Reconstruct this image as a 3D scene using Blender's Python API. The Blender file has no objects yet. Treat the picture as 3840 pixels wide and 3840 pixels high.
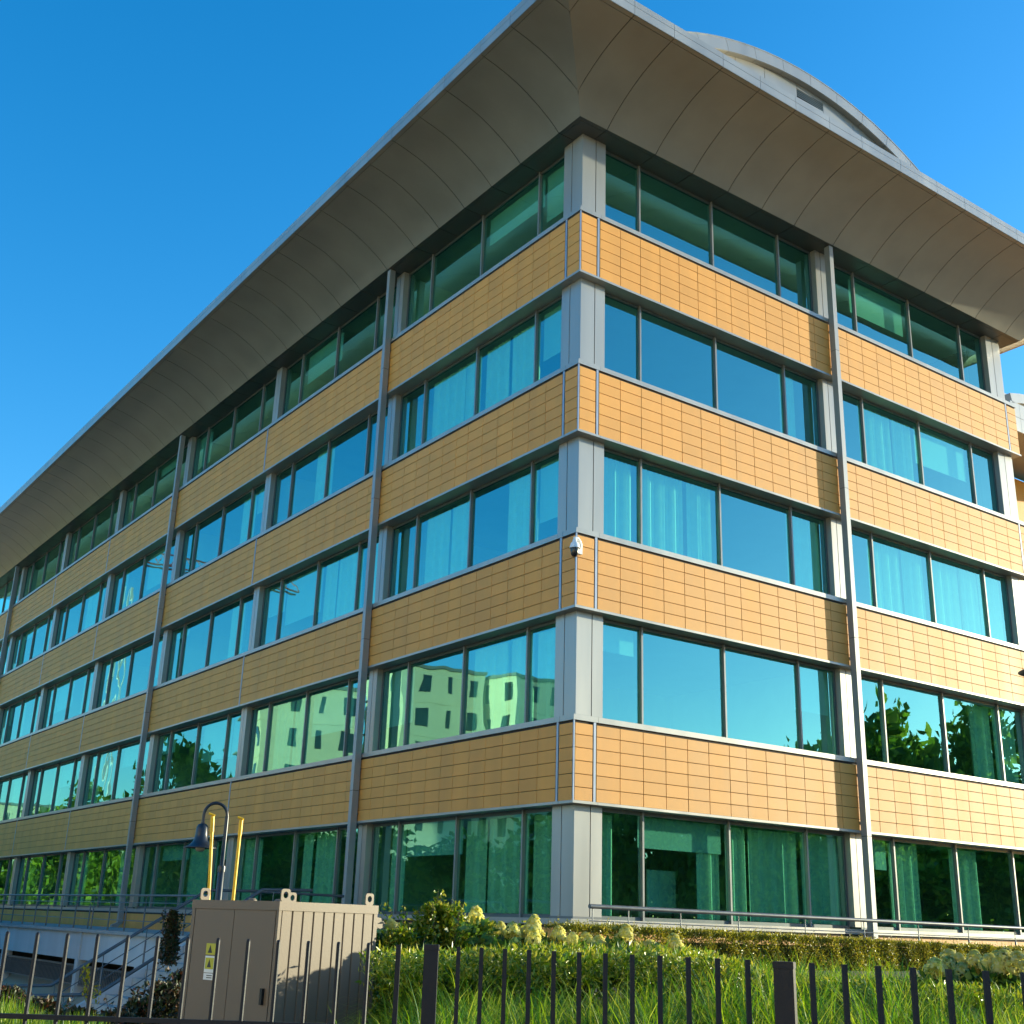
import bpy, math, random
import numpy as np
from mathutils import Vector, Matrix

random.seed(7)
RNG = np.random.default_rng(11)
SC = bpy.context.scene
COL = SC.collection

# ------------------------------------------------------------------ camera
YAW, PITCH, ROLL = math.radians(54.5545), math.radians(19.0881), math.radians(1.8336)
CAM = Vector((-14.85821, -18.52796, 1.65))
_f = Vector((math.cos(YAW)*math.cos(PITCH), math.sin(YAW)*math.cos(PITCH), math.sin(PITCH)))
_r = Vector((math.sin(YAW), -math.cos(YAW), 0.0))
_u = _r.cross(_f)
_r2 = _r*math.cos(ROLL) + _u*math.sin(ROLL)
_u2 = -_r*math.sin(ROLL) + _u*math.cos(ROLL)
cam_data = bpy.data.cameras.new("camera")
cam = bpy.data.objects.new("camera", cam_data)
COL.objects.link(cam)
M4 = Matrix((( _r2.x, _u2.x, -_f.x, CAM.x), (_r2.y, _u2.y, -_f.y, CAM.y), (_r2.z, _u2.z, -_f.z, CAM.z), (0, 0, 0, 1)))
cam.matrix_world = M4
cam_data.sensor_width = 36.0
cam_data.lens = 4475.73/3840*36.0
cam_data.clip_start = 0.1
cam_data.clip_end = 3000
SC.camera = cam

# ------------------------------------------------------------------ light
SUN_EL, SUN_AZ = math.radians(8.8), math.radians(-14.9)      # azimuth measured from +X towards +Y
sdir = Vector((math.cos(SUN_AZ)*math.cos(SUN_EL), math.sin(SUN_AZ)*math.cos(SUN_EL), math.sin(SUN_EL)))
w = bpy.data.worlds.new("World")
SC.world = w
w.use_nodes = True
nt = w.node_tree
nt.nodes.clear()
sky = nt.nodes.new("ShaderNodeTexSky")
sky.sky_type = 'NISHITA'
sky.sun_disc = False
sky.sun_elevation = SUN_EL
sky.sun_rotation = math.pi/2 - SUN_AZ
sky.altitude = 100
sky.air_density = 1.0
sky.dust_density = 0.6
sky.ozone_density = 3.0
hs = nt.nodes.new("ShaderNodeHueSaturation")
hs.inputs['Saturation'].default_value = 1.30
hs.inputs['Hue'].default_value = 0.499
bg = nt.nodes.new("ShaderNodeBackground")
bg.inputs['Strength'].default_value = 0.15
wo = nt.nodes.new("ShaderNodeOutputWorld")
nt.links.new(sky.outputs[0], hs.inputs['Color'])
nt.links.new(hs.outputs[0], bg.inputs[0])
nt.links.new(bg.outputs[0], wo.inputs[0])
sun_data = bpy.data.lights.new("sun", 'SUN')
sun_data.energy = 3.3
sun_data.angle = math.radians(0.5)
sun_data.color = (1.0, 0.95, 0.66)
sun = bpy.data.objects.new("sun", sun_data)
sun.rotation_euler = sdir.to_track_quat('Z', 'Y').to_euler()
sun.location = (60, -16, 40)
COL.objects.link(sun)
SC.view_settings.view_transform = 'Standard'
SC.view_settings.look = 'None'
SC.view_settings.exposure = 1.5
SC.view_settings.gamma = 1.0
SC.view_settings.use_curve_mapping = False
cy = SC.cycles
cy.max_bounces = 8
cy.diffuse_bounces = 3
cy.glossy_bounces = 4
cy.transmission_bounces = 6
cy.transparent_max_bounces = 20
cy.caustics_reflective = False
cy.caustics_refractive = False
cy.sample_clamp_indirect = 6
try:
    cy.use_denoising = True
    cy.denoiser = 'OPENIMAGEDENOISE'
except Exception:
    pass

# ------------------------------------------------------------------ helpers
def ray(u, v):
    return _f + _r2*((u-1919.5)/4475.73) - _u2*((v-1920.0)/4475.73)

def at(u, v, dist):
    """photo pixel -> point at a horizontal distance from the camera"""
    d = ray(u, v)
    return CAM + d*(dist/math.hypot(d.x, d.y))

def tag(o, label=None, cat=None, group=None, kind=None):
    if label: o['label'] = label
    if cat: o['category'] = cat
    if group: o['group'] = group
    if kind: o['kind'] = kind
    return o

def empty(name, loc=(0, 0, 0), parent=None):
    o = bpy.data.objects.new(name, None)
    o.location = loc
    o.empty_display_size = 0.3
    COL.objects.link(o)
    if parent: o.parent = parent
    return o

def mesh_obj(name, me, parent=None, loc=None):
    o = bpy.data.objects.new(name, me)
    COL.objects.link(o)
    if parent is not None:
        o.parent = parent
        pl = parent
        off = Vector((0, 0, 0))
        while pl is not None:
            off += pl.location
            pl = pl.parent
        o.location = (Vector(loc) if loc is not None else Vector((0, 0, 0))) - off
    elif loc is not None:
        o.location = loc
    return o

class MB:
    """collects simple solids into one mesh"""
    def __init__(s):
        s.v, s.f = [], []
    def quad(s, a, b, c, d):
        n = len(s.v); s.v += [tuple(a), tuple(b), tuple(c), tuple(d)]; s.f.append((n, n+1, n+2, n+3)); return s
    def box(s, x0, x1, y0, y1, z0, z1):
        if x0 > x1: x0, x1 = x1, x0
        if y0 > y1: y0, y1 = y1, y0
        n = len(s.v)
        s.v += [(x0,y0,z0),(x1,y0,z0),(x1,y1,z0),(x0,y1,z0),(x0,y0,z1),(x1,y0,z1),(x1,y1,z1),(x0,y1,z1)]
        for q in ((0,3,2,1),(4,5,6,7),(0,1,5,4),(1,2,6,5),(2,3,7,6),(3,0,4,7)):
            s.f.append(tuple(n+i for i in q))
        return s
    def tube(s, pts, r, seg=10, cap=True):
        pts = [Vector(p) for p in pts]
        n0 = len(s.v)
        rs = r if isinstance(r, (list, tuple)) else [r]*len(pts)
        up = None
        for i, p in enumerate(pts):
            t = (pts[min(i+1, len(pts)-1)] - pts[max(i-1, 0)]).normalized()
            if up is None:
                up = Vector((0, 0, 1)) if abs(t.z) < 0.9 else Vector((1, 0, 0))
            a = t.cross(up).normalized(); b = a.cross(t).normalized(); up = b
            for k in range(seg):
                an = 2*math.pi*k/seg
                s.v.append(tuple(p + (a*math.cos(an) + b*math.sin(an))*rs[i]))
        for i in range(len(pts)-1):
            for k in range(seg):
                k2 = (k+1) % seg
                s.f.append((n0+i*seg+k, n0+i*seg+k2, n0+(i+1)*seg+k2, n0+(i+1)*seg+k))
        if cap:
            s.f.append(tuple(n0+k for k in range(seg))[::-1])
            s.f.append(tuple(n0+(len(pts)-1)*seg+k for k in range(seg)))
        return s
    def lathe(s, prof, cx, cy, seg=28):
        n0 = len(s.v)
        for (r, z) in prof:
            for k in range(seg):
                an = 2*math.pi*k/seg
                s.v.append((cx+r*math.cos(an), cy+r*math.sin(an), z))
        for i in range(len(prof)-1):
            for k in range(seg):
                k2 = (k+1) % seg
                s.f.append((n0+i*seg+k, n0+i*seg+k2, n0+(i+1)*seg+k2, n0+(i+1)*seg+k))
        return s
    def prism(s, poly, axis, a, b):
        """polygon in the two other axes, extruded along axis from a to b"""
        n = len(s.v); k = len(poly)
        for t in (a, b):
            for (p, q) in poly:
                s.v.append({0: (t, p, q), 1: (p, t, q), 2: (p, q, t)}[axis])
        s.f.append(tuple(range(n, n+k))[::-1]); s.f.append(tuple(range(n+k, n+2*k)))
        for i in range(k):
            j = (i+1) % k
            s.f.append((n+i, n+j, n+k+j, n+k+i))
        return s
    def mesh(s, name, mat, smooth=False, fix=True):
        me = bpy.data.meshes.new(name)
        me.from_pydata(s.v, [], s.f)
        if fix:
            import bmesh
            bm = bmesh.new(); bm.from_mesh(me)
            bmesh.ops.recalc_face_normals(bm, faces=bm.faces[:])
            bm.to_mesh(me); bm.free()
        if smooth:
            me.polygons.foreach_set('use_smooth', [True]*len(me.polygons))
            try: me.set_sharp_from_angle(angle=math.radians(40))
            except Exception: pass
        me.materials.append(mat)
        return me
    def build(s, name, mat, parent=None, smooth=False, fix=True):
        return mesh_obj(name, s.mesh(name, mat, smooth, fix), parent)

def np_mesh(name, V, F, mat):
    """V (n,3), F (m,k) with k = 3 or 4"""
    me = bpy.data.meshes.new(name)
    k = F.shape[1]
    me.vertices.add(len(V)); me.vertices.foreach_set('co', V.astype(np.float32).ravel())
    me.loops.add(F.size); me.loops.foreach_set('vertex_index', F.astype(np.int32).ravel())
    me.polygons.add(len(F))
    me.polygons.foreach_set('loop_start', np.arange(0, F.size, k, dtype=np.int32))
    me.update(calc_edges=True)
    me.materials.append(mat)
    return me

# ------------------------------------------------------------------ materials
def new_mat(name):
    m = bpy.data.materials.new(name)
    m.use_nodes = True
    return m, m.node_tree, m.node_tree.nodes['Principled BSDF']

def mat_basic(name, col, rough=0.5, metal=0.0, var=0.08, scale=3.0, bump=0.0, bscale=40.0, objvar=0.0, spec=0.5, streak=False):
    m, t, p = new_mat(name)
    n, l = t.nodes, t.links
    p.inputs['Roughness'].default_value = rough
    p.inputs['Metallic'].default_value = metal
    p.inputs['Specular IOR Level'].default_value = spec
    tc = n.new('ShaderNodeTexCoord')
    geo = n.new('ShaderNodeNewGeometry')
    src = geo.outputs['Position']
    mp = n.new('ShaderNodeMapping')
    if streak: mp.inputs['Scale'].default_value = (1.0, 1.0, 0.12)
    l.new(src, mp.inputs['Vector'])
    no = n.new('ShaderNodeTexNoise')
    no.inputs['Scale'].default_value = scale
    no.inputs['Detail'].default_value = 6
    l.new(mp.outputs[0], no.inputs['Vector'])
    mr = n.new('ShaderNodeMapRange')
    mr.inputs['From Min'].default_value = 0.3; mr.inputs['From Max'].default_value = 0.7
    mr.inputs['To Min'].default_value = 1-var; mr.inputs['To Max'].default_value = 1+var
    l.new(no.outputs['Fac'], mr.inputs['Value'])
    hsv = n.new('ShaderNodeHueSaturation')
    hsv.inputs['Color'].default_value = (*col, 1)
    if objvar:
        oi = n.new('ShaderNodeNewGeometry')
        mr2 = n.new('ShaderNodeMapRange')
        mr2.inputs['To Min'].default_value = 1-objvar; mr2.inputs['To Max'].default_value = 1+objvar
        ob = n.new('ShaderNodeObjectInfo')
        ad = n.new('ShaderNodeMath'); ad.operation = 'ADD'
        fr = n.new('ShaderNodeMath'); fr.operation = 'FRACT'
        l.new(oi.outputs['Random Per Island'], ad.inputs[0]); l.new(ob.outputs['Random'], ad.inputs[1])
        l.new(ad.outputs[0], fr.inputs[0]); l.new(fr.outputs[0], mr2.inputs['Value'])
        mu = n.new('ShaderNodeMath'); mu.operation = 'MULTIPLY'
        l.new(mr.outputs[0], mu.inputs[0]); l.new(mr2.outputs[0], mu.inputs[1])
        l.new(mu.outputs[0], hsv.inputs['Value'])
    else:
        l.new(mr.outputs[0], hsv.inputs['Value'])
    l.new(hsv.outputs[0], p.inputs['Base Color'])
    rr = n.new('ShaderNodeMapRange')
    rr.inputs['To Min'].default_value = max(0.02, rough-0.08); rr.inputs['To Max'].default_value = min(1, rough+0.08)
    l.new(no.outputs['Fac'], rr.inputs['Value'])
    l.new(rr.outputs[0], p.inputs['Roughness'])
    if bump:
        nb = n.new('ShaderNodeTexNoise'); nb.inputs['Scale'].default_value = bscale; nb.inputs['Detail'].default_value = 4
        l.new(src, nb.inputs['Vector'])
        bp = n.new('ShaderNodeBump'); bp.inputs['Strength'].default_value = bump; bp.inputs['Distance'].default_value = 0.01
        l.new(nb.outputs['Fac'], bp.inputs['Height'])
        l.new(bp.outputs[0], p.inputs['Normal'])
    return m

def mat_leaf(name, cols, rough=0.45, trans=0.35, spec=0.5):
    m, t, p = new_mat(name)
    n, l = t.nodes, t.links
    geo = n.new('ShaderNodeNewGeometry')
    cr = n.new('ShaderNodeValToRGB')
    cr.color_ramp.interpolation = 'LINEAR'
    el = cr.color_ramp.elements
    while len(el) < len(cols): el.new(0.5)
    for i, c in enumerate(cols):
        el[i].position = i/(len(cols)-1); el[i].color = (*c, 1)
    l.new(geo.outputs['Random Per Island'], cr.inputs[0])
    no = n.new('ShaderNodeTexNoise'); no.inputs['Scale'].default_value = 1.3
    l.new(geo.outputs['Position'], no.inputs['Vector'])
    mr = n.new('ShaderNodeMapRange'); mr.inputs['From Min'].default_value = 0.3; mr.inputs['From Max'].default_value = 0.7
    mr.inputs['To Min'].default_value = 0.72; mr.inputs['To Max'].default_value = 1.25
    l.new(no.outputs['Fac'], mr.inputs['Value'])
    hsv = n.new('ShaderNodeHueSaturation')
    l.new(cr.outputs[0], hsv.inputs['Color']); l.new(mr.outputs[0], hsv.inputs['Value'])
    l.new(hsv.outputs[0], p.inputs['Base Color'])
    p.inputs['Roughness'].default_value = rough
    p.inputs['Specular IOR Level'].default_value = spec
    tr = n.new('ShaderNodeBsdfTranslucent')
    l.new(hsv.outputs[0], tr.inputs['Color'])
    mx = n.new('ShaderNodeMixShader'); mx.inputs[0].default_value = trans
    l.new(p.outputs[0], mx.inputs[1]); l.new(tr.outputs[0], mx.inputs[2])
    l.new(mx.outputs[0], n['Material Output'].inputs['Surface'])
    return m

def mat_glass(name, refl=0.33, tint=(0.46, 0.95, 0.76), gl=(0.32, 0.86, 0.84)):
    m, t, p = new_mat(name)
    n, l = t.nodes, t.links
    n.remove(p)
    geo = n.new('ShaderNodeNewGeometry')
    no = n.new('ShaderNodeTexNoise'); no.inputs['Scale'].default_value = 0.55; no.inputs['Detail'].default_value = 1.5
    ob = n.new('ShaderNodeObjectInfo')
    va = n.new('ShaderNodeVectorMath'); va.operation = 'ADD'
    sc = n.new('ShaderNodeMath'); sc.operation = 'MULTIPLY'; sc.inputs[1].default_value = 37.0
    l.new(ob.outputs['Random'], sc.inputs[0]); l.new(geo.outputs['Position'], va.inputs[0]); l.new(sc.outputs[0], va.inputs[1])
    l.new(va.outputs[0], no.inputs['Vector'])
    bp = n.new('ShaderNodeBump'); bp.inputs['Strength'].default_value = 0.16; bp.inputs['Distance'].default_value = 0.03
    l.new(no.outputs['Fac'], bp.inputs['Height'])
    lw = n.new('ShaderNodeLayerWeight'); lw.inputs['Blend'].default_value = 0.35
    mr = n.new('ShaderNodeMapRange'); mr.inputs['From Min'].default_value = 0.0; mr.inputs['From Max'].default_value = 1.0
    mr.inputs['To Min'].default_value = refl; mr.inputs['To Max'].default_value = 1.0
    l.new(lw.outputs['Fresnel'], mr.inputs['Value'])
    g = n.new('ShaderNodeBsdfGlossy'); g.inputs['Roughness'].default_value = 0.004; g.inputs['Color'].default_value = (*gl, 1)
    l.new(bp.outputs[0], g.inputs['Normal'])
    tr = n.new('ShaderNodeBsdfTransparent'); tr.inputs['Color'].default_value = (*tint, 1)
    mx = n.new('ShaderNodeMixShader')
    l.new(mr.outputs[0], mx.inputs[0]); l.new(tr.outputs[0], mx.inputs[1]); l.new(g.outputs[0], mx.inputs[2])
    t2 = n.new('ShaderNodeBsdfTransparent')
    mx2 = n.new('ShaderNodeMixShader')
    l.new(geo.outputs['Backfacing'], mx2.inputs[0]); l.new(mx.outputs[0], mx2.inputs[1]); l.new(t2.outputs[0], mx2.inputs[2])
    l.new(mx2.outputs[0], n['Material Output'].inputs['Surface'])
    return m

M = {}
M['tile'] = mat_basic('terracotta_tile', (0.70, 0.312, 0.062), 0.62, 0, 0.08, 1.6, bump=0.25, bscale=90, objvar=0.05, streak=True)
M['cavity'] = mat_basic('dark_cavity', (0.035, 0.026, 0.02), 0.9)
M['alu'] = mat_basic('coated_aluminium', (0.39, 0.375, 0.35), 0.38, 0.42, 0.10, 1.3, streak=True)
M['alu_dark'] = mat_basic('grey_aluminium', (0.16, 0.17, 0.18), 0.4, 0.4, 0.06, 2)
M['mull'] = mat_basic('mullion_metal', (0.24, 0.24, 0.24), 0.4, 0.3, 0.05, 2)
M['frame'] = mat_basic('window_frame_metal', (0.10, 0.125, 0.13), 0.4, 0.3, 0.06, 2)
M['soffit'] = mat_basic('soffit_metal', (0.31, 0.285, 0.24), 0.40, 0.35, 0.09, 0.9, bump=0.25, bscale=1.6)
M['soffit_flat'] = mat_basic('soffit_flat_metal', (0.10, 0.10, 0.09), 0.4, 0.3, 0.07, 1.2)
M['pipe'] = mat_basic('downpipe_metal', (0.33, 0.33, 0.335), 0.45, 0.35, 0.08, 1.5, streak=True)
M['strip'] = mat_basic('joint_strip_metal', (0.34, 0.38, 0.46), 0.4, 0.4, 0.05, 2)
M['glass'] = mat_glass('tinted_glass')
M['core'] = mat_basic('interior_wall', (0.62, 0.60, 0.50), 0.9, 0, 0.1, 1)
M['ceil'] = mat_basic('interior_ceiling', (0.60, 0.58, 0.52), 0.9, 0, 0.06, 1)
M['ifloor'] = mat_basic('carpet', (0.10, 0.10, 0.10), 0.95, 0, 0.1, 6)
M['blind'] = mat_basic('blind_fabric', (0.82, 0.81, 0.68), 0.8, 0, 0.05, 5)
M['roller'] = mat_basic('roller_fabric', (0.62, 0.64, 0.64), 0.8, 0, 0.03, 3)
M['dark'] = mat_basic('office_furniture', (0.03, 0.03, 0.035), 0.6)
M['board'] = mat_basic('white_board', (0.75, 0.77, 0.77), 0.4)
M['roof'] = mat_basic('roof_metal', (0.40, 0.41, 0.42), 0.5, 0.3)
M['fence'] = mat_basic('fence_paint', (0.018, 0.020, 0.028), 0.5, 0.0, 0.06, 30, bump=0.08, bscale=160, spec=0.22)
M['rail'] = mat_basic('rail_paint', (0.115, 0.125, 0.14), 0.38, 0.2, 0.1, 6)
M['cab'] = mat_basic('cabinet_paint', (0.185, 0.132, 0.092), 0.55, 0, 0.06, 2.5, bump=0.08, bscale=60, streak=True)
M['yellow'] = mat_basic('yellow_paint', (0.95, 0.52, 0.01), 0.4, 0, 0.08, 8)
M['lamp'] = mat_basic('lamp_paint', (0.016, 0.022, 0.035), 0.35, 0, 0.1, 8)
M['lens'] = mat_basic('lamp_lens', (0.45, 0.42, 0.36), 0.25)
M['refl'] = mat_basic('lamp_reflector', (0.55, 0.42, 0.16), 0.4)
M['conc'] = mat_basic('painted_concrete', (0.52, 0.55, 0.58), 0.8, 0, 0.10, 1.2, bump=0.2, bscale=30, streak=True)
M['slab'] = mat_basic('terrace_slab', (0.36, 0.37, 0.37), 0.75, 0, 0.12, 2, bump=0.2, bscale=50)
M['asph'] = mat_basic('asphalt', (0.055, 0.055, 0.055), 0.9, 0, 0.15, 3, bump=0.3, bscale=80)
M['pave'] = mat_basic('paving', (0.30, 0.28, 0.25), 0.85, 0, 0.12, 2)
M['white'] = mat_basic('white_plastic', (0.80, 0.80, 0.80), 0.35, 0, 0.02, 4)
M['black'] = mat_basic('black_plastic', (0.015, 0.015, 0.018), 0.2, 0, 0.02, 4)
M['hedge'] = mat_leaf('hedge_leaf', [(0.08, 0.10, 0.008), (0.22, 0.23, 0.012), (0.40, 0.35, 0.02), (0.52, 0.40, 0.05)], 0.35, 0.4, 0.6)
M['shrub'] = mat_leaf('shrub_leaf', [(0.04, 0.11, 0.008), (0.16, 0.27, 0.008), (0.34, 0.38, 0.012), (0.52, 0.44, 0.05)], 0.33, 0.42, 0.6)
M['grass'] = mat_leaf('grass_blade', [(0.02, 0.10, 0.02), (0.13, 0.30, 0.008), (0.32, 0.46, 0.010), (0.50, 0.50, 0.05)], 0.38, 0.5)
M['hyd'] = mat_leaf('hydrangea_leaf', [(0.04, 0.11, 0.015), (0.10, 0.20, 0.02), (0.20, 0.28, 0.03)], 0.4, 0.4)
M['petal'] = mat_leaf('hydrangea_petal', [(0.82, 0.74, 0.12), (0.88, 0.82, 0.28), (0.92, 0.86, 0.42)], 0.7, 0.5, 0.2)
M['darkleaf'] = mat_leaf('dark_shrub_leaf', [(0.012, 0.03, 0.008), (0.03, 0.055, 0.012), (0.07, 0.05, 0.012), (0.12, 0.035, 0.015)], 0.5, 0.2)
M['yleaf'] = mat_leaf('yellow_leaf', [(0.35, 0.30, 0.01), (0.50, 0.42, 0.02)], 0.5, 0.4)
M['tree'] = mat_leaf('tree_leaf', [(0.05, 0.10, 0.008), (0.16, 0.24, 0.012), (0.32, 0.38, 0.015), (0.50, 0.48, 0.04)], 0.5, 0.5)
M['bark'] = mat_basic('bark', (0.10, 0.075, 0.05), 0.9, 0, 0.2, 8, bump=0.5, bscale=30)
M['soil'] = mat_basic('planting_soil', (0.035, 0.032, 0.016), 0.95, 0, 0.3, 4)
M['lawn'] = mat_basic('far_ground', (0.075, 0.085, 0.045), 0.95, 0, 0.25, 0.05)
M['beige'] = mat_basic('beige_render', (0.80, 0.66, 0.42), 0.85, 0, 0.06, 0.4)
M['greyr'] = mat_basic('grey_render', (0.22, 0.22, 0.20), 0.85, 0, 0.08, 0.4)
M['yrender'] = mat_basic('yellow_render', (0.65, 0.45, 0.02), 0.85, 0, 0.06, 0.4)
M['bglass'] = mat_basic('distant_window', (0.03, 0.05, 0.06), 0.15, 0, 0.3, 2)
M['crane_red'] = mat_basic('crane_red', (0.45, 0.06, 0.04), 0.5)
M['crane_white'] = mat_basic('crane_white', (0.7, 0.7, 0.68), 0.5)

# ------------------------------------------------------------------ office building
S = {1: 1.802, 2: 5.659, 3: 9.570, 4: 13.481, 5: 17.391}      # sill tops
XR = 17.36                      # right facade length
LB = [0.52 + 8.105*k for k in range(8)]   # bay lines of the left facade
YL = LB[-1] + 0.54
RB = [0.54, 8.68, 16.82]
ROWH = 0.2558
GROUND_Z = -0.85

bld = tag(empty('office_building', (0, 0, 0)),
          'five storey office building with ochre tile bands, teal window bands and a curved overhanging eave', 'office building')

def sbox(mb, side, a0, a1, d0, d1, z0, z1):
    """box on a facade: a along it, d inwards from the tile face"""
    if side == 'R': mb.box(a0, a1, d0, d1, z0, z1)
    else: mb.box(d0, d1, a0, a1, z0, z1)
    return mb

def tile_mesh(name, wd, ht, side):
    c = 0.004
    m = MB()
    hw, hh, th = wd/2, ht/2, 0.022
    pts = [(-hw, 0.004, -hh), (hw, 0.004, -hh), (hw, 0.004, hh), (-hw, 0.004, hh),
           (-hw+c, 0.0, -hh+c), (hw-c, 0.0, -hh+c), (hw-c, 0.0, hh-c), (-hw+c, 0.0, hh-c),
           (-hw, th, -hh), (hw, th, -hh), (hw, th, hh), (-hw, th, hh)]
    if side == 'L': pts = [(p[1], p[0], p[2]) for p in pts]
    m.v = pts
    m.f = [(4, 5, 6, 7), (0, 1, 5, 4), (1, 2, 6, 5), (2, 3, 7, 6), (3, 0, 4, 7), (0, 3, 11, 8), (1, 0, 8, 9), (2, 1, 9, 10), (3, 2, 10, 11), (8, 11, 10, 9)]
    return m

def bay_edges(a0, a1, e0, e1):
    c = (a0+a1)/2
    ed = [c-0.2625, c+0.2625]
    while ed[0]-0.6275 > a0+e0-0.1: ed.insert(0, ed[0]-0.6275)
    while ed[-1]+0.6275 < a1-e1+0.1: ed.append(ed[-1]+0.6275)
    if ed[0]-(a0+e0) > 0.12: ed.insert(0, a0+e0)
    else: ed[0] = a0+e0
    if (a1-e1)-ed[-1] > 0.12: ed.append(a1-e1)
    else: ed[-1] = a1-e1
    return ed

tiles = []          # (distance, side, a centre, z centre, width, height)
G = 0.010
def add_tiles(side, ed, k, rows=6, zoff=0.137):
    for j in range(rows):
        zt = S[k]-zoff-j*ROWH
        zb = zt-ROWH
        top = zt-G/2 if j else zt-0.028
        bot = zb+G/2 if j < 5 or rows > 6 else zb+0.002
        for i in range(len(ed)-1):
            wd = ed[i+1]-ed[i]-G
            ac = (ed[i]+ed[i+1])/2
            x, y = (ac, 0) if side == 'R' else (0, ac)
            zc = (top+bot)/2
            dd = (Vector((x, y, zc))-CAM).length
            dv = (Vector((x, y, 0))-Vector((CAM.x, CAM.y, 0)))
            fac = abs(dv.y if side == 'R' else dv.x)/dv.length
            tiles.append((dd*dd/max(fac, .05)/wd, side, ac, zc, round(wd, 3), round(top-bot, 4)))

left_strip = {0, 2, 4, 5, 7}
for k in (5, 4, 3, 2):
    add_tiles('R', [0.034, 0.493], k)
    add_tiles('R', bay_edges(RB[0], RB[1], 0.047, 0.0), k)
    add_tiles('R', bay_edges(RB[1], RB[2], 0.0, 0.047), k)
    add_tiles('R', [16.867, 17.33], k)
    add_tiles('L', [0.034, 0.473], k)
    for b in range(7):
        add_tiles('L', bay_edges(LB[b], LB[b+1], 0.047 if b in left_strip else 0.0, 0.047 if b+1 in left_strip else 0.0), k)
    add_tiles('L', [LB[7]+0.047, YL-0.03], k)
for b in range(2):
    add_tiles('R', bay_edges(RB[b], RB[b+1], 0.0, 0.0), 1, 5)
add_tiles('R', [0.034, 0.54], 1, 5); add_tiles('R', [16.82, 17.33], 1, 5)
for b in range(7):
    add_tiles('L', bay_edges(LB[b], LB[b+1], 0.0, 0.0), 1, 3)
add_tiles('L', [0.034, 0.52], 1, 3)

tiles.sort()
tcache = {}
for i, (sc_, side, ac, zc, wd, ht) in enumerate(tiles[:300]):
    key = (side, wd, ht)
    if key not in tcache: tcache[key] = tile_mesh('tile', wd, ht, side).mesh('tile', M['tile'])
    jit = random.uniform(-0.0012, 0.0012)
    mesh_obj('tile', tcache[key], bld, (ac, jit, zc) if side == 'R' else (jit, ac, zc))
VV, FF = [], []
for (sc_, side, ac, zc, wd, ht) in tiles[300:]:
    tm = tile_mesh('t', wd, ht, side)
    n = len(VV)
    j = random.uniform(-0.0012, 0.0012)
    off = (ac, j, zc) if side == 'R' else (j, ac, zc)
    VV += [(p[0]+off[0], p[1]+off[1], p[2]+off[2]) for p in tm.v]
    fl = tm.f if side == 'R' else [q[::-1] for q in tm.f]
    FF += [tuple(n+a for a in q) for q in fl]
mb = MB(); mb.v, mb.f = VV, FF
tag(mb.build('tile', M['tile'], bld, fix=False), kind='stuff')

# trims, cavities, sills, ledges
trim = MB()
for k in (5, 4, 3, 2): trim.box(0.0, 0.028, 0.0, 0.028, S[k]-1.670, S[k]-0.112)
trim.box(0.0, 0.028, 0.0, 0.028, -0.2, S[1]-0.112)
trim.build('corner_trim', M['strip'], bld)
cav = MB()
for k in (5, 4, 3, 2):
    cav.box(0.026, XR-0.03, 0.026, 0.30, S[k]-1.668, S[k]-0.116)
    cav.box(0.026, 0.30, 0.302, YL-0.03, S[k]-1.668, S[k]-0.116)
cav.box(0.026, XR-0.03, 0.026, 0.30, -0.2, S[1]-0.116)
cav.box(0.026, 0.30, 0.302, YL-0.03, GROUND_Z-0.1, S[1]-0.116)
cav.build('wall_backing', M['cavity'], bld)

def seg_list(side):
    if side == 'R': return [(-0.012, 0.62), (0.626, 8.60), (8.606, 8.95), (8.956, 16.70), (16.706, XR+0.012)]
    out = [(0.45, 0.62)]
    a = 0.626
    for b in range(1, 8):
        out.append((a, LB[b]-0.08)); out.append((LB[b]-0.074, LB[b]+0.2)); a = LB[b]+0.206
    out.append((a, YL))
    return out
for k in S:
    zt, zb = S[k], S[k]-0.11
    for side in 'RL':
        for (a0, a1) in seg_list(side):
            sbox(MB(), side, a0, a1, -0.012, 0.44, zb, zt).build('sill', M['alu'], bld)
    MB().box(-0.012, 0.44, 0.4402, 0.4498, zb, zt).build('sill', M['alu'], bld) if False else None
    MB().box(-0.012, -0.0118+0.4, 0.4402-0.0, 0.4498, zb, zt)
    # corner return of the sill on the left face
    MB().box(-0.0119, -0.002, 0.0, 0.449, zb, zt)
    zt2 = S[k]-1.672
    if k > 1:
        for side in 'RL':
            for (a0, a1) in seg_list(side):
                sbox(MB(), side, a0, a1, -0.012, 0.44, zt2-0.052, zt2).build('ledge', M['alu'], bld)

# vertical joint strips
for k in (5, 4, 3, 2):
    for side, lst in (('R', [0.54, 16.82]), ('L', [LB[i] for i in (0, 2, 4, 5, 7)])):
        for a in lst:
            mb = MB()
            sbox(mb, side, a-0.030, a+0.030, -0.004, 0.026, S[k]-1.670, S[k]-0.113)
            mb.build('joint_strip', M['strip'], bld)

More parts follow.
